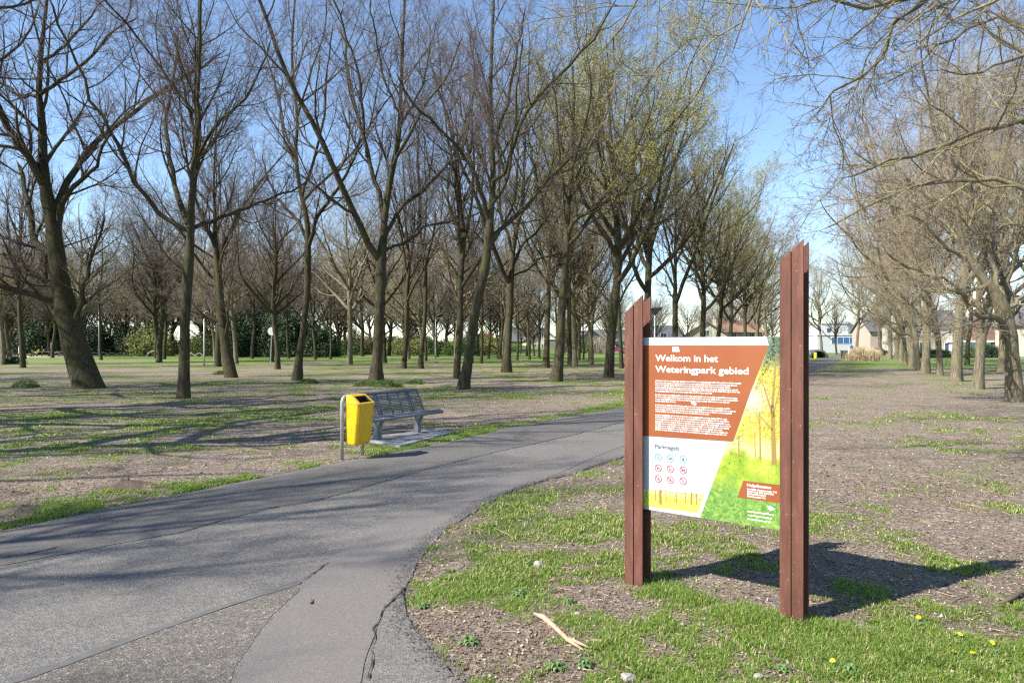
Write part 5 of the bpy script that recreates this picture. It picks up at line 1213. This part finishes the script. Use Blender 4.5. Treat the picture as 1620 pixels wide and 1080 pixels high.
p = scatter(100000, wedge(2.9, 5.2, -.35, .80), 1, .32, .95); tag(blades('grass', p, .012, .045, .0042, gm_, 2, .85, .13), 'fresh green grass in front of and around the sign posts', 'grass')
p = scatter(70000, wedge(4.6, 11, -.80, .80), 3, .32, .95); tag(blades('grass', p, .012, .045, .007, gm_, 4, .7, .3), 'short patchy grass beside the near stretch of path', 'grass')
p = scatter(55000, wedge(10, 30, -.80, .80), 5, .32, .95); tag(blades('grass', p, .02, .05, .02, gm_, 6, .6, .25), 'thin patchy grass under the trees', 'grass')
def tuft_region(g, n):
    c = np.array([(1.02, 4.50), (.90, 4.42), (1.72, 3.92), (1.50, 3.98), (1.1, 4.3), (1.35, 4.0)]); i = g.integers(0, len(c), n); return c[i, 0]+g.normal(size=n)*.09, c[i, 1]+g.normal(size=n)*.07
p = scatter(7000, tuft_region, 8, .1, .3); tag(blades('long_grass', p, .02, .06, .004, gm_, 9, .55, .12), 'longer grass tufts around the feet of the rusty posts', 'grass')
def verge(g, n):
    a = np.array(FAR_EDGE[1:11]); s = np.r_[0, np.cumsum(np.linalg.norm(np.diff(a, axis=0), axis=1))]; t_ = s[1]+(g.random(n)**1.5)*(s[-1]*.55-s[1])
    x = np.interp(t_, s, a[:, 0]); y = np.interp(t_, s, a[:, 1]); o = np.abs(g.normal(size=n))*.35; return x-o*.86, y+o*.5
p = scatter(34000, verge, 10, .1, .6, False, .0); p = p[p[:, 1] > 3]; tag(blades('verge_grass', p, .02, .06, .008, gm_, 11, .6, .08), 'bright green grass fringe along the far edge of the path', 'grass')

def litter(name, pts, smin, smax, mats, seed, label):
    g = np.random.default_rng(seed); n = len(pts); x, y = pts[:, 0], pts[:, 1]; z = hgt(x, y)+.004
    c = np.stack([x, y, z+g.random(n)*.006], 1); a = g.random(n)*6.28; s = smin+(smax-smin)*g.random(n)**2
    el = .25+.75*g.random(n); t1 = np.stack([np.cos(a), np.sin(a), g.normal(size=n)*.35], 1)*s[:, None]; t2 = np.stack([-np.sin(a), np.cos(a), g.normal(size=n)*.35], 1)*(s*el)[:, None]
    V = np.stack([c-t1, c-t2*.8, c+t1*.9, c+t2], 1); V[:, 0, 2] += g.random(n)*.006; V = V.reshape(-1, 3)
    mi = (g.random(n) < .16).astype(int)
    me = mesh_np(name, V, [np.arange(4*n).reshape(-1, 4)], mats, [mi]); tag(link(name, me), label, 'leaf litter', kind='stuff')
lm = [M['litter_a'], M['litter_b']]
p = scatter(45000, wedge(2.9, 8, -.80, .80), 21, .3, .75, True); litter('leaf_litter', p, .003, .012, lm, 22, 'crumbled dead leaves and wood chips on the near soil')
p = scatter(35000, wedge(7, 26, -.80, .80), 23, .3, .8, True); litter('leaf_litter', p, .006, .02, lm, 24, 'dead leaves strewn over the dirt under the trees')
# thin fallen twigs, uncountable
g_ = np.random.default_rng(31); p = scatter(1300, wedge(3, 18, -.80, .80), 32, .2, .9, True); n = len(p)
P = np.zeros((n, 4, 3)); a = g_.random(n)*6.28; Lw = (.03+.13*g_.random(n)**2)*np.clip(p[:, 1]/6, .7, 1.3)
for i in range(4):
    P[:, i, 0] = p[:, 0]+np.cos(a)*Lw*(i/3-.5)+g_.normal(size=n)*.006; P[:, i, 1] = p[:, 1]+np.sin(a)*Lw*(i/3-.5)+g_.normal(size=n)*.006
P[:, :, 2] = hgt(P[:, :, 0].ravel(), P[:, :, 1].ravel()).reshape(n, 4)+.008
V, fs = tubes(P, np.full((n, 4), .0028)*np.clip(p[:, 1:2]/6, 1, 1.6), 4); a_ = Acc(); a_.add(V, fs, 0)
tag(link('fallen_twigs', a_.mesh('fallen_twigs', [m_wood])), 'thin broken twigs littering the soil', 'twigs', kind='stuff')
# crumbs of gravel along the crumbling path edge
g_ = np.random.default_rng(41); e_ = densify(NEAR_EDGE[5:18], .004, .03, 5); ii = g_.integers(0, len(e_), 5000); cpt = e_[ii]+g_.normal(size=(5000, 2))*.045
pts = np.c_[cpt, np.ones(len(cpt))]; n = len(pts); s = .003+.006*g_.random(n)**2
m_crumb = mottled('grit', (.10, .085, .07), (.26, .23, .20), 60, .9)
dirs = np.array([[1, 0, 0], [-.5, .87, 0], [-.5, -.87, 0], [0, 0, 1.1]]); zc = np.where(road_sd(cpt[:, 0], cpt[:, 1]) < .05, .009, hgt(cpt[:, 0], cpt[:, 1])+.002)
V = (np.c_[cpt, zc][:, None, :]+dirs[None]*s[:, None, None]).reshape(-1, 3); b4 = np.arange(n)[:, None]*4
me = mesh_np('gravel', V, [b4+np.array([[0, 1, 3]]), b4+np.array([[1, 2, 3]]), b4+np.array([[2, 0, 3]])], [m_crumb], [0, 0, 0]); tag(link('edge_gravel', me), 'loose grit along the crumbling near edge of the path', 'grit', kind='stuff')
print('TRIS', sum(len(m.polygons) for m in bpy.data.meshes), {k: len(v[1].polygons) for k, v in TREES.items()})
